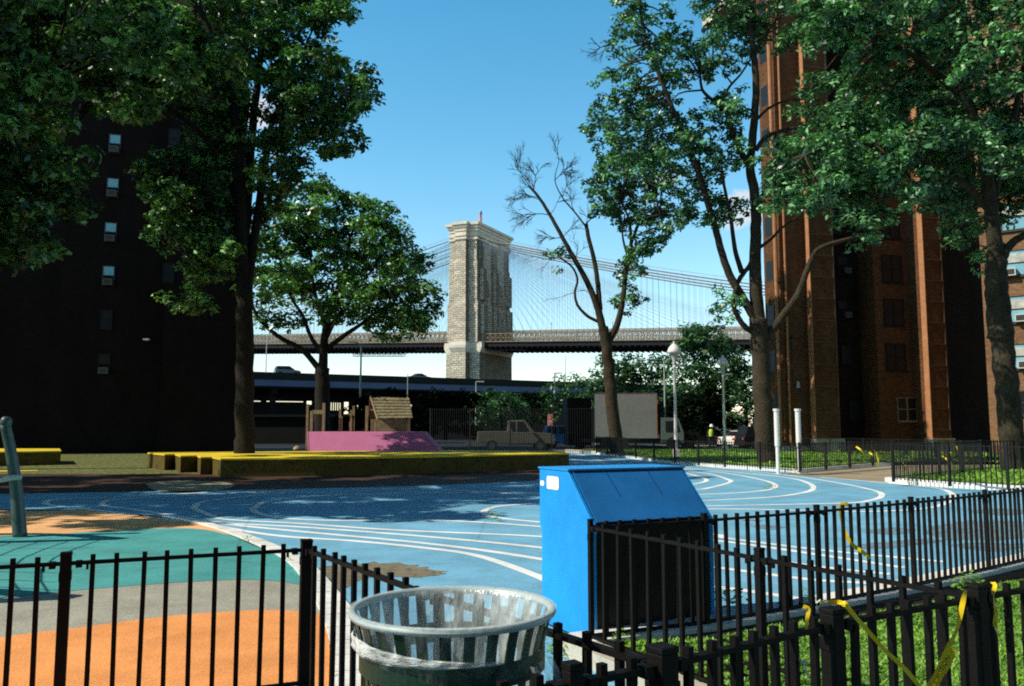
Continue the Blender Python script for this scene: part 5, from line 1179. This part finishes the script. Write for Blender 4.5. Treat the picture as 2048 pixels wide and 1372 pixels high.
# piers above the deck: three shafts with two arch openings between them
sh = MB()
def pier(y0, y1, z0, z1, gr, endb=0):
    a = W2+gr
    sh.box(-a, a, y0, y1, z0, z1)
ARCH = 62.0
for (z0, z1, gr) in ((35.6, 51, .75), (53, 68, .35), (69.5, ZT-7, .0)):
    hb = 2.4+gr*.6; a = W2+gr
    sh.box(-a, a, SH_-gr*.5, 8.0, z0, z1); sh.box(-a, a, TL-8.2, TL-3.0+gr*.5, z0, z1); sh.box(-a, a, TL/2-2.9, TL/2+2.9, z0, z1)
    sh.box(-hb, hb, -gr, SH_-.001-gr*.5, z0, z1); sh.box(-hb, hb, TL-2.999+gr*.5, TL+gr, z0, z1)
    # face buttresses
    for yc in (6.3, TL/2, TL-5.4):
        for s in (-1, 1):
            bp_ = (1.5 if z0 < 60 else .4); x0, x1 = (a+.002, a+bp_) if s > 0 else (-a-bp_, -a-.002); sh.box(x0, x1, yc-1.5, yc+1.5, z0, z1-(2 if z1 > 60 else 0))
# sloped offsets between the tiers
for (z0, g0, z1, g1) in ((51, .75, 53, .35), (68, .35, 69.5, .0)):
    for (ya0, yb0) in ((SH_, 8.0), (TL-8.2, TL-3.0), (TL/2-2.9, TL/2+2.9)):
        a0, a1 = W2+g0, W2+g1; b = len(sh.v)
        sh.v += [(-a0, ya0, z0), (a0, ya0, z0), (a0, yb0, z0), (-a0, yb0, z0), (-a1, ya0, z1), (a1, ya0, z1), (a1, yb0, z1), (-a1, yb0, z1)]
        sh.f += [(b, b+1, b+5, b+4), (b+1, b+2, b+6, b+5), (b+2, b+3, b+7, b+6), (b+3, b, b+4, b+7)]
    h0, h1 = 2.4+g0*.6, 2.4+g1*.6
    for s, yb in ((-1, SH_-.1), (1, TL-2.9)):
        y0e, y1e = (-g0, -g1) if s < 0 else (TL+g0, TL+g1); b = len(sh.v)
        sh.v += [(-h0, y0e, z0), (h0, y0e, z0), (h0, yb, z0), (-h0, yb, z0), (-h1, y1e, z1), (h1, y1e, z1), (h1, yb, z1), (-h1, yb, z1)]
        sh.f += [(b, b+1, b+5, b+4), (b+1, b+2, b+6, b+5), (b+2, b+3, b+7, b+6), (b+3, b, b+4, b+7)]
tw = sh.build('tower_shaft', M['stone'], BR)
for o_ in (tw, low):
    o_.data.materials.append(M['stone_shaded'])  # shade put into the colour of the long side faces
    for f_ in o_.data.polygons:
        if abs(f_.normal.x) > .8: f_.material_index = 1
# arch spandrels: pointed arches
for (y0, y1) in ((8.0, TL/2-2.9), (TL/2+2.9, TL-8.2)):
    g = MB(); a = W2-.01; n = 8; mid = (y0+y1)/2; prof = []
    for k in range(n+1):
        t = k/n; prof.append((y0+(mid-y0)*t, ARCH-9+9*math.sin(t*PI/2)**.8))
    prof += [(2*mid-y, z) for y, z in prof[::-1][1:]]; zt = ZT-7
    for (ya, za), (yb, zb) in zip(prof, prof[1:]):
        b = len(g.v); g.v += [(-a, ya, za), (-a, yb, zb), (a, yb, zb), (a, ya, za), (-a, ya, zt), (-a, yb, zt), (a, yb, zt), (a, ya, zt)]
        g.f += [(b, b+1, b+2, b+3), (b+3, b+2, b+6, b+7), (b+1, b, b+4, b+5)]
    g.build('arch', M['stone'], tw)
cn = MB()
def crown(z0, z1, gr):
    a = W2+gr; hb = 2.4+gr*.8
    cn.box(-a, a, SH_-gr, TL-3.0+gr, z0, z1); cn.box(-hb, hb, -gr, SH_-.002-gr, z0, z1); cn.box(-hb, hb, TL-2.998+gr, TL+gr, z0, z1)
crown(ZT-7, ZT-6.2, .5); crown(ZT-6.2, ZT-5.6, .1); crown(ZT-5.6, ZT-5.0, .6)
k = [(ZT-5.0, .0), (ZT-3.6, .2), (ZT-2.2, .6), (ZT-1.2, 1.1), (ZT-1.1, 1.5), (ZT, 1.5)]
for (z0, g0), (z1, g1) in zip(k, k[1:]): crown(z0, z1, (g0+g1)/2)
cn.build('tower_cornice', M['stone_smooth'], tw)
g = MB(); g.box(-3, 3, 12, 24, ZT, ZT+1.2); g.box(-2, 2, 26, 31, ZT, ZT+.9); g.box(-2.6, 2.6, 2, 8, ZT, ZT+.6); g.build('roof_block', M['stone_smooth'], tw)
# deck
X0, X1 = -175.0, 330.0; Dy0, Dy1 = 4.8, TL-5.0
def seg(x0, x1, step):
    x = x0; out = [x]
    while x < x1: x = min(x1, x+step); out.append(x)
    return out
g = MB()
for a, b in zip(seg(X0, X1, 20), seg(X0, X1, 20)[1:]):
    za, zb = DK(a), DK(b); g.add([(a, Dy0, za), (b, Dy0, zb), (b, Dy1, zb), (a, Dy1, za), (a, Dy0, za+1.7), (b, Dy0, zb+1.7), (b, Dy1, zb+1.7), (a, Dy1, za+1.7)], [(0, 3, 2, 1), (4, 5, 6, 7), (0, 1, 5, 4), (2, 3, 7, 6)])
g.build('deck', M['deck_under'], BR)
g = MB()
for xx in seg(X0, X1, 2.3): g.bar((xx, Dy0-.6, DK(xx)-.35), (xx, Dy1+.6, DK(xx)-.35), .35, .6)
g.build('floor_beams', M['deck_under'], BR)
rows_ = [(Dy0-.3, 0), (Dy0+7.5, 1), (TL/2-1.8, 1), (TL/2+1.8, 1), (Dy1-7.5, 1), (Dy1+.3, 0)]
for yi, (yy, tall_) in enumerate(rows_):
    g = MB(); h = 5.3 if tall_ else 3.4; xs = seg(X0, X1, 4.6); bs = .17
    for a, b in zip(xs, xs[1:]):
        za, zb = DK(a)+1.7, DK(b)+1.7
        for q in (0, .5, 1): g.bar((a, yy, za+h*q), (b, yy, zb+h*q), .22 if q != .5 else .14, .3 if q != .5 else .14)
        g.bar((a, yy, za), (a, yy, za+h), bs); m_ = (a+b)/2; zm = (za+zb)/2; g.bar((m_, yy, zm), (m_, yy, zm+h), bs*.8)
        g.bar((a, yy, za), (m_, yy, zm+h), bs*.7); g.bar((a, yy, za+h), (m_, yy, zm), bs*.7); g.bar((m_, yy, zm), (b, yy, zb+h), bs*.7); g.bar((m_, yy, zm+h), (b, yy, zb), bs*.7)
    g.build('deck_truss', M['deck_steel'], BR)
g = MB()
for a, b in zip(seg(X0, X1, 20), seg(X0, X1, 20)[1:]): g.bar((a, Dy0-.5, DK(a)+1.9), (b, Dy0-.5, DK(b)+1.9), .25, .28)
g.build('edge_girder', M['deck_steel'], BR)
# promenade lamps on the deck
for xx in (-20+i*26 for i in range(0, 9)):
    g = MB(); g.tube([(xx, TL/2, DK(xx)+6), (xx, TL/2, DK(xx)+10.2)], .07, 5); g.lathe([(.001, -.3), (.25, 0), (.001, .35)], 6, (xx, TL/2, DK(xx)+10.3)); g.build('deck_lamp', M['deck_under'], BR)
# main cables
CY = [Dy0-.2, 13.6, TL-13.6, Dy1+.2]
def cz(x):
    if x >= 0: return ZT-4.2-.300*x+.00042*x*x
    u = -x; return ZT-4.2-.235*u+.00030*u*u
for yy in CY:
    g = MB(); xs = seg(X0, 215, 6); g.tube([(x, yy, cz(x)) for x in xs], .23, 6)
    xr = seg(X0, 215, 6)
    g.tube([(x, yy-.45, cz(x)+1.3) for x in xr], .04, 4); g.tube([(x, yy+.45, cz(x)+1.3) for x in xr], .04, 4)
    for x in xr[::2]: g.bar((x, yy-.45, cz(x)), (x, yy-.45, cz(x)+1.3), .07)
    g.build('main_cable', M['cable'], BR)
hang = []
for ci, yy in enumerate(CY):
    xs = [x for x in seg(X0+2, 208, 2.3) if abs(x) > W2+2]
    for x in xs: hang.append((ci, (x, yy, DK(x)+1.9), (x, yy, cz(x)), .032))
    for s in (1, -1):
        for k in range(1, 30):
            x = s*(8+4.2*k); hang.append((ci+10, (x, yy, DK(x)+2.2), (0, yy, ZT-4.5-.0*k), .028))
hang.sort(key=lambda h: (h[0] % 10, abs(h[1][0]-40)))
for h in hang[:100]:
    g = MB(); g.tube([h[1], h[2]], h[3], 3, False); g.build('suspender', M['hanger'], BR)
g = MB()
for h in hang[100:]: g.tube([h[1], h[2]], h[3], 3, False)
tag(g.build('suspender', M['hanger'], BR), kind='stuff')
# maintenance platforms under the deck
for x0, x1, zz in ((-56, -30, 3.2), (-24, -7, .9), (7, 26, .9)):
    g = MB(); n = int((x1-x0)/2.4)
    for k in range(n):
        a = x0+(x1-x0)*k/n; b = x0+(x1-x0)*(k+1)/n; zb = DK(a)-.6-zz
        for yy in (Dy0+1, Dy0+3): g.bar((a, yy, zb), (b, yy, zb), .14); g.bar((a, yy, zb+1.0), (b, yy, zb+1.0), .14); g.bar((a, yy, zb), (b, yy, zb+1.0), .1); g.bar((a, yy, zb), (a, yy, zb+1.0), .1)
    for a in (x0, x1): g.bar((a, Dy0+2, DK(a)-.5), (a, Dy0+2, DK(a)-.6-zz), .16)
    g.build('work_platform', M['deck_under'], BR)
# flag
fb = Bi@atY(963, 432, 338)
fl = thing('flag', 'small red white and blue flag hanging on the bridge tower top', 'flag', Bm@Vector((0, 8, ZT+.5)))
q = atY(963.5, 432, fl.location.y); fl.location.x = q.x
g = MB(); g.tube([(0, 0, 0), (0, 0, 6.2)], .10, 6); g.build('flagpole', M['frame_dark'], fl)
for k in range(7):
    g = MB(); x0, x1 = -.04-.17*k, -.04-.17*(k+1); g.add([(x0, .1*math.sin(k), 5.9-.12*k), (x1, .1*math.sin(k+1), 5.9-.12*(k+1)), (x1, .1*math.sin(k+1.3), 1.1), (x0, .1*math.sin(k+.3), 1.0)], [(0, 1, 2, 3)]); g.build('stripe', M['flag_red'] if k % 2 == 0 else M['white_paint'], fl)
g = MB(); g.box(-.55, -.04, -.14, -.12, 4.5, 6.0); g.build('canton', M['flag_blue'], fl)

# ================================================================ VIADUCT
vA, vB = atY(440, 741, 152), atY(1215, 766, 190)
dv = (vB-vA); vang = math.atan2(dv.y, dv.x); VL = dv.xy.length; zA, zB = vA.z, vB.z
VD = thing('elevated_highway', 'elevated highway viaduct with pale blue grey girder in front of the bridge', 'viaduct', (vA.x, vA.y, 0), vang)
vz = lambda x: zA+(zB-zA)*x/VL
def vbar(y0, y1, dz0, dz1, name, m, x0=-90, x1=VL+26):
    g = MB(); g.add([(x0, y0, vz(x0)+dz0), (x1, y0, vz(x1)+dz0), (x1, y1, vz(x1)+dz0), (x0, y1, vz(x0)+dz0), (x0, y0, vz(x0)+dz1), (x1, y0, vz(x1)+dz1), (x1, y1, vz(x1)+dz1), (x0, y1, vz(x0)+dz1)], [(0, 3, 2, 1), (4, 5, 6, 7), (0, 1, 5, 4), (2, 3, 7, 6), (0, 4, 7, 3), (1, 2, 6, 5)]); return g.build(name, m, VD)
vbar(0, .35, -1.15, 0, 'parapet', M['via_top']); vbar(14, 14.35, -1.15, -.2, 'parapet', M['via_top'])
vbar(.1, 14.2, -1.35, -1.15, 'roadway', M['asphalt'])
vbar(.25, .6, -2.55, -1.351, 'girder', M['via_girder']); vbar(.1, 14.2, -2.9, -2.56, 'deck_slab', M['black'])
for k in range(12):
    x = -80+k*18.0
    for y in (2.5, 11.5): g = MB(); g.box(x-.5, x+.5, y-.5, y+.5, 0, vz(x)-2.9); g.build('column', M['shed'], VD)
    g = MB(); g.box(x-.55, x+.55, .6, 13.6, vz(x)-4.0, vz(x)-2.905); g.build('cross_beam', M['shed'], VD)
# dark shed wall below the viaduct, with slit openings toward the bright river
SH = thing('shed', 'long black warehouse shed beneath the elevated highway', 'shed', (vA.x, vA.y, 0), vang)
Sm = Matrix.Translation(SH.location)@Matrix.Rotation(vang, 4, 'Z'); Si = Sm.inverted()
def sxz(px, py, y=7.0): return Si@hitp(px, py, Sm@Vector((0, y, 0)), Sm.to_3x3()@Vector((0, 1, 0)))
holes = [(463, 475, 801, 824), (505, 606, 801.5, 803), (613, 623, 802, 809), (657, 684, 805, 822), (688, 697, 804, 819), (687.5, 697, 821, 830), (714, 732, 807, 822), (817, 826, 806, 828), (878, 884, 808, 830)]
zt = vz(0)-2.9; xs = sorted(set([-90, VL+40]+[sxz(h[0], 815).x for h in holes]+[sxz(h[1], 815).x for h in holes])); g = MB(); zS = 10.4
for a, b in zip(xs, xs[1:]):
    m_ = (a+b)/2; hh = sorted([(sxz(h[0], h[3]).z, sxz(h[0], h[2]).z) for h in holes if sxz(h[0], 815).x < m_ < sxz(h[1], 815).x]); z = 0
    for z0, z1 in hh:
        if z0 > z: g.box(a, b, 6.9, 7.1, z, z0)
        z = max(z, z1)
    g.box(a, b, 6.9, 7.1, z, zS-(.5 if a > VL*.5 else 0))
g.build('wall', M['shed'], SH)
for (h0, h1) in ((655, 686), (712, 735)):
    g = MB(); a, b = sxz(h0, 815).x, sxz(h1, 815).x; n = int((b-a)/.42)
    for k in range(n+1): x = a+(b-a)*k/n; g.box(x-.13, x+.13, 6.7, 6.88, 3.2, 6.6)
    for z in (4.7,): g.box(a, b, 6.65, 6.70, z, z+.3)
    g.build('bars', M['shed'], SH)
# near dark shed between park and viaduct
def shed(px0, px1, top, Y, rot, dep, label, m=M['shed']):
    a, b = atY(px0, 870, Y), atY(px1, 870, Y); zt = atY(px0, top, Y).z; t = thing('shed', label, 'shed', (a.x, Y, 0), rot); w = b.x-a.x
    g = MB(); g.box(0, w, 0, dep, 0, zt); g.build('wall', m, t); g = MB(); g.box(-.3, w+.3, -.3, dep+.3, zt, zt+.25); g.build('roof', M['black'], t); return t
shed(445, 660, 834, 84, 0, 5, 'low black shed left below the viaduct'); shed(660, 860, 833, 86, 0, 5, 'low black shed behind the playhouse'); shed(860, 1200, 806, 112, 0, 6, 'wide black shed behind the parked pickup')
# river and far shore
g = MB(); g.sheet([(-1500, 420), (1500, 420), (1500, 1500), (-1500, 1500)], .02); 
m, nt, b = nodes_of('water'); b.inputs['Base Color'].default_value = (.05, .09, .10, 1); b.inputs['Roughness'].default_value = .15; bump(nt, b, noise(nt, coords(nt), .3, 3), .2, .3)
struct('river', g, m, 'river beyond the highway', 'water')

# ================================================================ VEHICLES
def car(kind, label, px, Y, heading, body, L=4.5, W=1.8, H=1.45, z=0, cat='car', parts=True, name='parked_car'):
    c = atY(px, 870, Y); t = thing(name, label, cat, (c.x, Y, z), heading); s = L/4.5
    if kind == 'suv': low = [(0, .35), (0, .85), (.08, 1.0), (.9, 1.05), (3.4, 1.0), (4.3, .88), (4.5, .7), (4.5, .35)]; up = [(.05, .98), (.35, 1.62), (2.5, 1.66), (3.45, 1.0)]
    elif kind == 'sedan': low = [(0, .35), (0, .8), (.1, .93), (1.0, .98), (3.3, .92), (4.3, .78), (4.5, .6), (4.5, .33)]; up = [(.75, .95), (1.35, 1.40), (2.45, 1.43), (3.35, .93)]
    elif kind == 'pickup': low = [(0, .5), (0, 1.15), (.05, 1.2), (1.75, 1.2), (1.8, 1.15), (3.2, 1.15), (4.3, 1.08), (4.5, .95), (4.5, .45)]; up = [(1.72, 1.15), (1.78, 1.85), (2.75, 1.9), (3.35, 1.13)]
    g = MB(); n = len(low)
    for y, ins in ((-W/2, 0), (W/2, 0)):
        g.v += [(x*s, y*(1 if zz < .9 else .96), zz*H/1.45) for x, zz in low]
    g.f += [tuple(range(n)), tuple(range(n, 2*n))[::-1]]+[(i, n+i, n+(i+1) % n, (i+1) % n) for i in range(n)]
    g.build('body', body, t, bevel=.05)
    g = MB(); n = len(up); 
    for sgn in (-1, 1): g.v += [(x*s, sgn*W/2*(.93 if zz < 1.2 else .76), zz*H/1.45) for x, zz in up]
    g.f += [tuple(range(n)), tuple(range(n, 2*n))[::-1]]+[(i, n+i, n+(i+1) % n, (i+1) % n) for i in range(n)]
    cb = g.build('cabin', body, t, bevel=.04)
    # side glass and screens
    x0, x1, x2, x3 = [p[0]*s for p in up]; zlo, zhi = up[0][1]*H/1.45+.05, up[1][1]*H/1.45-.08; kz = H/1.45
    for sgn in (-1, 1):
        g = MB(); mx = (x1+x2)/2
        def yy(z): 
            f = (z/kz-up[0][1])/(up[1][1]-up[0][1]); return sgn*(W/2*(.93+(.76-.93)*min(1, max(0, f)))+.012)
        for (a, b, c2, d) in ((x0+.30*s, mx-.05, x1+.08, mx-.05), (mx+.05, x3-.32*s, mx+.05, x2-.05)):
            g.add([(a, yy(zlo), zlo), (b, yy(zlo), zlo), (d, yy(zhi), zhi), (c2, yy(zhi), zhi)], [(0, 1, 2, 3)])
        g.build('side_window', M['glass_dark'], cb)
    for nm, (a, za, b, zb) in (('windscreen', (x3, up[3][1]*kz, x2, up[2][1]*kz)), ('rear_window', (x0, up[0][1]*kz, x1, up[1][1]*kz))):
        d = .02 if nm == 'windscreen' else -.02; g = MB(); q = .12; g.add([(a+(b-a)*q+d, -W*.42, za+(zb-za)*q+.01), (a+(b-a)*q+d, W*.42, za+(zb-za)*q+.01), (a+(b-a)*.9+d, W*.35, za+(zb-za)*.9+.01), (a+(b-a)*.9+d, -W*.35, za+(zb-za)*.9+.01)], [(0, 1, 2, 3)]); g.build(nm, M['glass_dark'], cb)
    for wx in (.85*s, 3.65*s):
        for sgn in (-1, 1):
            g = MB(); r = .34*max(1, kz); P = [(wx, sgn*(W/2-.2), r), (wx, sgn*(W/2+.02), r)]; g.tube(P, r, 18); w = g.build('wheel', M['rubber'], t); g = MB(); g.tube([(wx, sgn*(W/2+.02), r), (wx, sgn*(W/2+.03), r)], r*.6, 12); g.build('rim', M['steel'], w)
    for sgn in (-1, 1):
        g = MB(); g.box(-.03, .02, sgn*W*.42-.18*(1 if sgn > 0 else 0), sgn*W*.42+.18*(0 if sgn > 0 else 1), .72*kz, .86*kz); g.build('tail_light', M['red'], t)
        g = MB(); g.box(L-.03, L+.02, sgn*W*.40-.15, sgn*W*.40+.15, .62*kz, .74*kz); g.build('headlight', M['galv'], t)
        g = MB(); g.box(x3-.35, x3-.2, sgn*(W/2+.02), sgn*(W/2+.18), zlo, zlo+.16); g.build('mirror', body, t)
    return t
def on_via(px, py):            # place on the viaduct
    q = hitp(px, py, VD.location+Vector((0, 0, 0))+Matrix.Rotation(vang, 3, 'Z')@Vector((0, 3.0, 0)), Matrix.Rotation(vang, 3, 'Z')@Vector((0, 1, 0))); return q
for kind, px, py, lb, m_ in (('suv', 549, 742, 'dark grey estate car driving on the viaduct behind the round tree', M['car_grey']), ('sedan', 818, 751, 'dark car low behind the viaduct parapet near the tower', M['car_grey'])):
    q = on_via(px, py); t = car(kind, lb, px, q.y, vang, m_, 4.8, 1.85, 1.6, name='moving_car'); t.location = (q.x, q.y, vA.z+(vB.z-vA.z)*((q-vA).xy.length/VL)-1.15+(.75 if kind == 'suv' else .45))
car('pickup', 'pale pickup truck parked behind the tall fence', 955, 57.5, rad(2), M['car_beige'], 5.2, 1.9, 1.62, name='pickup_truck', cat='pickup')
car('suv', 'bright blue hatchback parked beyond the red sign', 1085, 66, rad(4), M['car_blue'], 3.6, 1.8, 1.55)
car('suv', 'black car parked in the lot left of the white one', 1352, 66, rad(3), M['car_black'], 4.6, 1.85, 1.55)
car('sedan', 'white car whose rear with red tail light catches the sun', 1452, 63, rad(35), M['car_white'], 4.4, 1.8, 1.4)
car('suv', 'black car parked half behind the big trunk', 1478, 60, rad(8), M['car_black'], 4.6, 1.85, 1.5)
car('sedan', 'dark grey car parked at the far back of the lot', 1400, 82, rad(5), M['car_grey'], 4.6, 1.8, 1.45)
car('suv', 'pale green grey van far behind the second lamp', 1425, 90, rad(0), M['truck_grey'], 5.2, 1.9, 1.9, cat='van', name='parked_van')
# box truck
bt = thing('box_truck', 'grey box truck with rusty corner posts parked behind the half bare tree', 'truck', (atY(1190, 870, 60).x, 60, 0), rad(-8))
bl_, bh = 4.35, 3.15
g = MB(); g.box(0, bl_, 0, 2.3, .85, .85+bh); bo = g.build('cargo_box', M['truck_grey'], bt)
g = MB(); g.box(-.02, bl_+.02, -.02, .05, .85+bh, .88+bh); g.box(bl_-.02, bl_+.04, -.03, .12, .85, .85+bh); g.build('corner_post', M['rust'], bo)
g = MB(); g.box(-1.2, bl_+1.9, .5, 1.8, .55, .82); g.build('chassis', M['black'], bt)
g = MB(); g.add([(bl_+.25, .05, .5), (bl_+1.85, .05, .5), (bl_+1.85, .05, 1.25), (bl_+1.5, .08, 2.25), (bl_+.25, .08, 2.3), (bl_+.25, 2.2, .5), (bl_+1.85, 2.2, .5), (bl_+1.85, 2.2, 1.25), (bl_+1.5, 2.15, 2.25), (bl_+.25, 2.15, 2.3)], [(0, 1, 2, 3, 4), (9, 8, 7, 6, 5), (0, 5, 6, 1), (1, 6, 7, 2), (2, 7, 8, 3), (3, 8, 9, 4), (4, 9, 5, 0)]); cbn = g.build('cab', M['car_grey'], bt, bevel=.05)
g = MB(); g.add([(bl_+.6, .03, 1.3), (bl_+1.6, .03, 1.3), (bl_+1.4, .05, 2.05), (bl_+.6, .05, 2.05)], [(0, 1, 2, 3)]); g.build('side_window', M['glass_dark'], cbn)
for wx in (.8, 1.9, bl_+1.1):
    g = MB(); g.tube([(wx, .0, .48), (wx, .3, .48)], .48, 18); g.build('wheel', M['rubber'], bt)
tr2 = thing('container', 'dark ribbed container standing left of the grey box truck', 'container', (atY(1136, 870, 61).x, 61.4, 0), rad(0))
g = MB(); g.box(0, 1.75, 0, 5, .3, 3.75); cb_ = g.build('box', M['shed'], tr2)
g = MB()
for k in range(9): g.box(.05+k*.19, .13+k*.19, -.05, -.001, .4, 3.65)
g.build('ribs', M['shed'], tr2)
# person behind the cars
pr = atY(1422, 870, 58); pr.z = 0
person = thing('person', 'person in white hard hat and yellow green vest among the parked cars', 'person', pr)
def skin(name, V, E, Rr, m, parent, sub=2):
    me = bpy.data.meshes.new(name); me.from_pydata(V, E, []); o = bpy.data.objects.new(name, me); C.objects.link(o); o.parent = parent
    sk = o.modifiers.new('skin', 'SKIN'); sv = me.skin_vertices[0] if me.skin_vertices else None
    return o
import bmesh
def skinned(name, V, E, Rr, m, parent):
    me = bpy.data.meshes.new(name); me.from_pydata(V, E, [])
    bm = bmesh.new(); bm.from_mesh(me); ly = bm.verts.layers.skin.verify(); bm.verts.ensure_lookup_table()
    for i, r in enumerate(Rr): bm.verts[i][ly].radius = (r, r)
    bm.verts[0][ly].use_root = True; bm.to_mesh(me); bm.free(); me.materials.append(m)
    o = bpy.data.objects.new(name, me); C.objects.link(o); o.parent = parent; o.modifiers.new('skin', 'SKIN'); s = o.modifiers.new('sub', 'SUBSURF'); s.levels = 1; s.render_levels = 1; return o
V = [(0, 0, .95), (0, 0, 1.15), (0, -.02, 1.35), (.02, -.04, 1.47), (.03, -.06, 1.58), (.03, -.08, 1.68), (-.09, 0, .90), (-.10, -.02, .50), (-.10, .02, .08), (-.10, -.12, .04), (.09, 0, .90), (.11, -.04, .50), (.12, .0, .08), (.12, -.14, .04), (-.20, -.02, 1.40), (-.27, -.05, 1.12), (-.24, -.22, .93), (-.23, -.30, .90), (.20, -.02, 1.40), (.28, -.02, 1.13), (.29, -.16, .92), (.29, -.23, .88)]
E = [(0, 1), (1, 2), (2, 3), (3, 4), (4, 5), (0, 6), (6, 7), (7, 8), (8, 9), (0, 10), (10, 11), (11, 12), (12, 13), (2, 14), (14, 15), (15, 16), (16, 17), (2, 18), (18, 19), (19, 20), (20, 21)]
Rr = [.13, .13, .15, .06, .09, .08, .095, .07, .045, .04, .095, .07, .045, .04, .065, .045, .035, .035, .065, .045, .035, .035]
skinned('body', V, E, Rr, M['cloth_dark'], person)
g = MB(); g.lathe([(.17, 1.0), (.175, 1.15), (.19, 1.3), (.17, 1.42), (.09, 1.49)], 14); g.build('vest', M['vest'], person, smooth=True)
g = MB(); g.lathe([(.17, 1.66), (.135, 1.665), (.13, 1.74), (.10, 1.80), (.04, 1.83), (.001, 1.835)], 14, (.03, -.07, 0)); g.build('hard_hat', M['white_paint'], person, smooth=True)
g = MB(); g.lathe([(.001, 1.55), (.06, 1.56), (.085, 1.60), (.08, 1.66), (.05, 1.68)], 12, (.03, -.085, 0)); g.build('face', M['skin'], person, smooth=True)

# ================================================================ LIGHT, SKY
SUN_EL, SUN_AZ = rad(43), rad(-16)          # direction to the sun: left, slightly ahead
sd = Vector((-math.cos(SUN_AZ)*math.cos(SUN_EL), math.sin(SUN_AZ)*math.cos(SUN_EL), math.sin(SUN_EL)))
sl = bpy.data.lights.new('sun', 'SUN'); sl.energy = 5.0; sl.angle = rad(.53); sl.color = (1, .93, .80)
so = bpy.data.objects.new('sun', sl); C.objects.link(so); so.rotation_euler = sd.to_track_quat('Z', 'Y').to_euler(); so.location = (0, 0, 60)
w = bpy.data.worlds.new('World'); scene.world = w; w.use_nodes = True; nt = w.node_tree; bg = nt.nodes['Background']
sky = nt.nodes.new('ShaderNodeTexSky'); sky.sky_type = 'NISHITA'; sky.sun_disc = False; sky.sun_elevation = SUN_EL
sky.sun_rotation = math.atan2(sd.x, sd.y); sky.air_density = 1.0; sky.dust_density = .4; sky.ozone_density = 1.0
SKYK = .15
gm = nt.nodes.new('ShaderNodeGamma'); gm.inputs[1].default_value = 1.0; nt.links.new(sky.outputs[0], gm.inputs[0])
tc = nt.nodes.new('ShaderNodeTexCoord')
sx_ = nt.nodes.new('ShaderNodeSeparateXYZ'); nt.links.new(tc.outputs['Generated'], sx_.inputs[0])
tint = ramp(nt, sx_.outputs[2], [(.0, (1.5, 1.36, 1.28)), (.12, (1.25, 1.46, 1.40)), (.30, (.78, 1.44, 1.46)), (.485, (.50, 1.36, 1.46)), (.55, (.09, .19, .27))])
hs = mixc(nt, gm.outputs[0], tint, 1.0, 'MULTIPLY')
last = hs
def dirnode(px, py): return ray(px, py).normalized()
for (px, py, wid, thr) in ((1490, 428, .035, .50), (1482, 392, .020, .52), (1325, 358, .022, .52), (512, 215, .040, .45), (520, 240, .02, .48)):
    d = dirnode(px, py); vm = nt.nodes.new('ShaderNodeMapping'); vm.vector_type = 'POINT'
    sb = nt.nodes.new('ShaderNodeVectorMath'); sb.operation = 'SUBTRACT'; nt.links.new(tc.outputs['Generated'], sb.inputs[0]); sb.inputs[1].default_value = d
    sc_ = nt.nodes.new('ShaderNodeVectorMath'); sc_.operation = 'MULTIPLY'; nt.links.new(sb.outputs[0], sc_.inputs[0]); sc_.inputs[1].default_value = (1/wid, 1/wid, 2.3/wid)
    ln = nt.nodes.new('ShaderNodeVectorMath'); ln.operation = 'LENGTH'; nt.links.new(sc_.outputs[0], ln.inputs[0])
    nz = noise(nt, sc_.outputs[0], 1.1, 5)
    ad = nt.nodes.new('ShaderNodeMath'); ad.operation = 'MULTIPLY_ADD'; nt.links.new(ln.outputs['Value'], ad.inputs[0]); ad.inputs[1].default_value = -.42; nt.links.new(nz, ad.inputs[2])
    rp_ = ramp(nt, ad.outputs[0], [(.08, (0,)*3), (.34, (.8,)*3)])
    last = mixc(nt, last, (5.4, 5.5, 5.7), rp_)
nt.links.new(last, bg.inputs['Color']); bg.inputs['Strength'].default_value = SKYK
scene.view_settings.view_transform = 'Standard'; scene.view_settings.look = 'None'; scene.view_settings.exposure = 0; scene.view_settings.gamma = 1
scene.render.engine = 'CYCLES'; scene.cycles.use_denoising = False; scene.cycles.filter_width = 1.9
scene.cycles.max_bounces = 4; scene.cycles.diffuse_bounces = 2; scene.cycles.glossy_bounces = 2; scene.cycles.transparent_max_bounces = 16; scene.cycles.caustics_reflective = False; scene.cycles.caustics_refractive = False
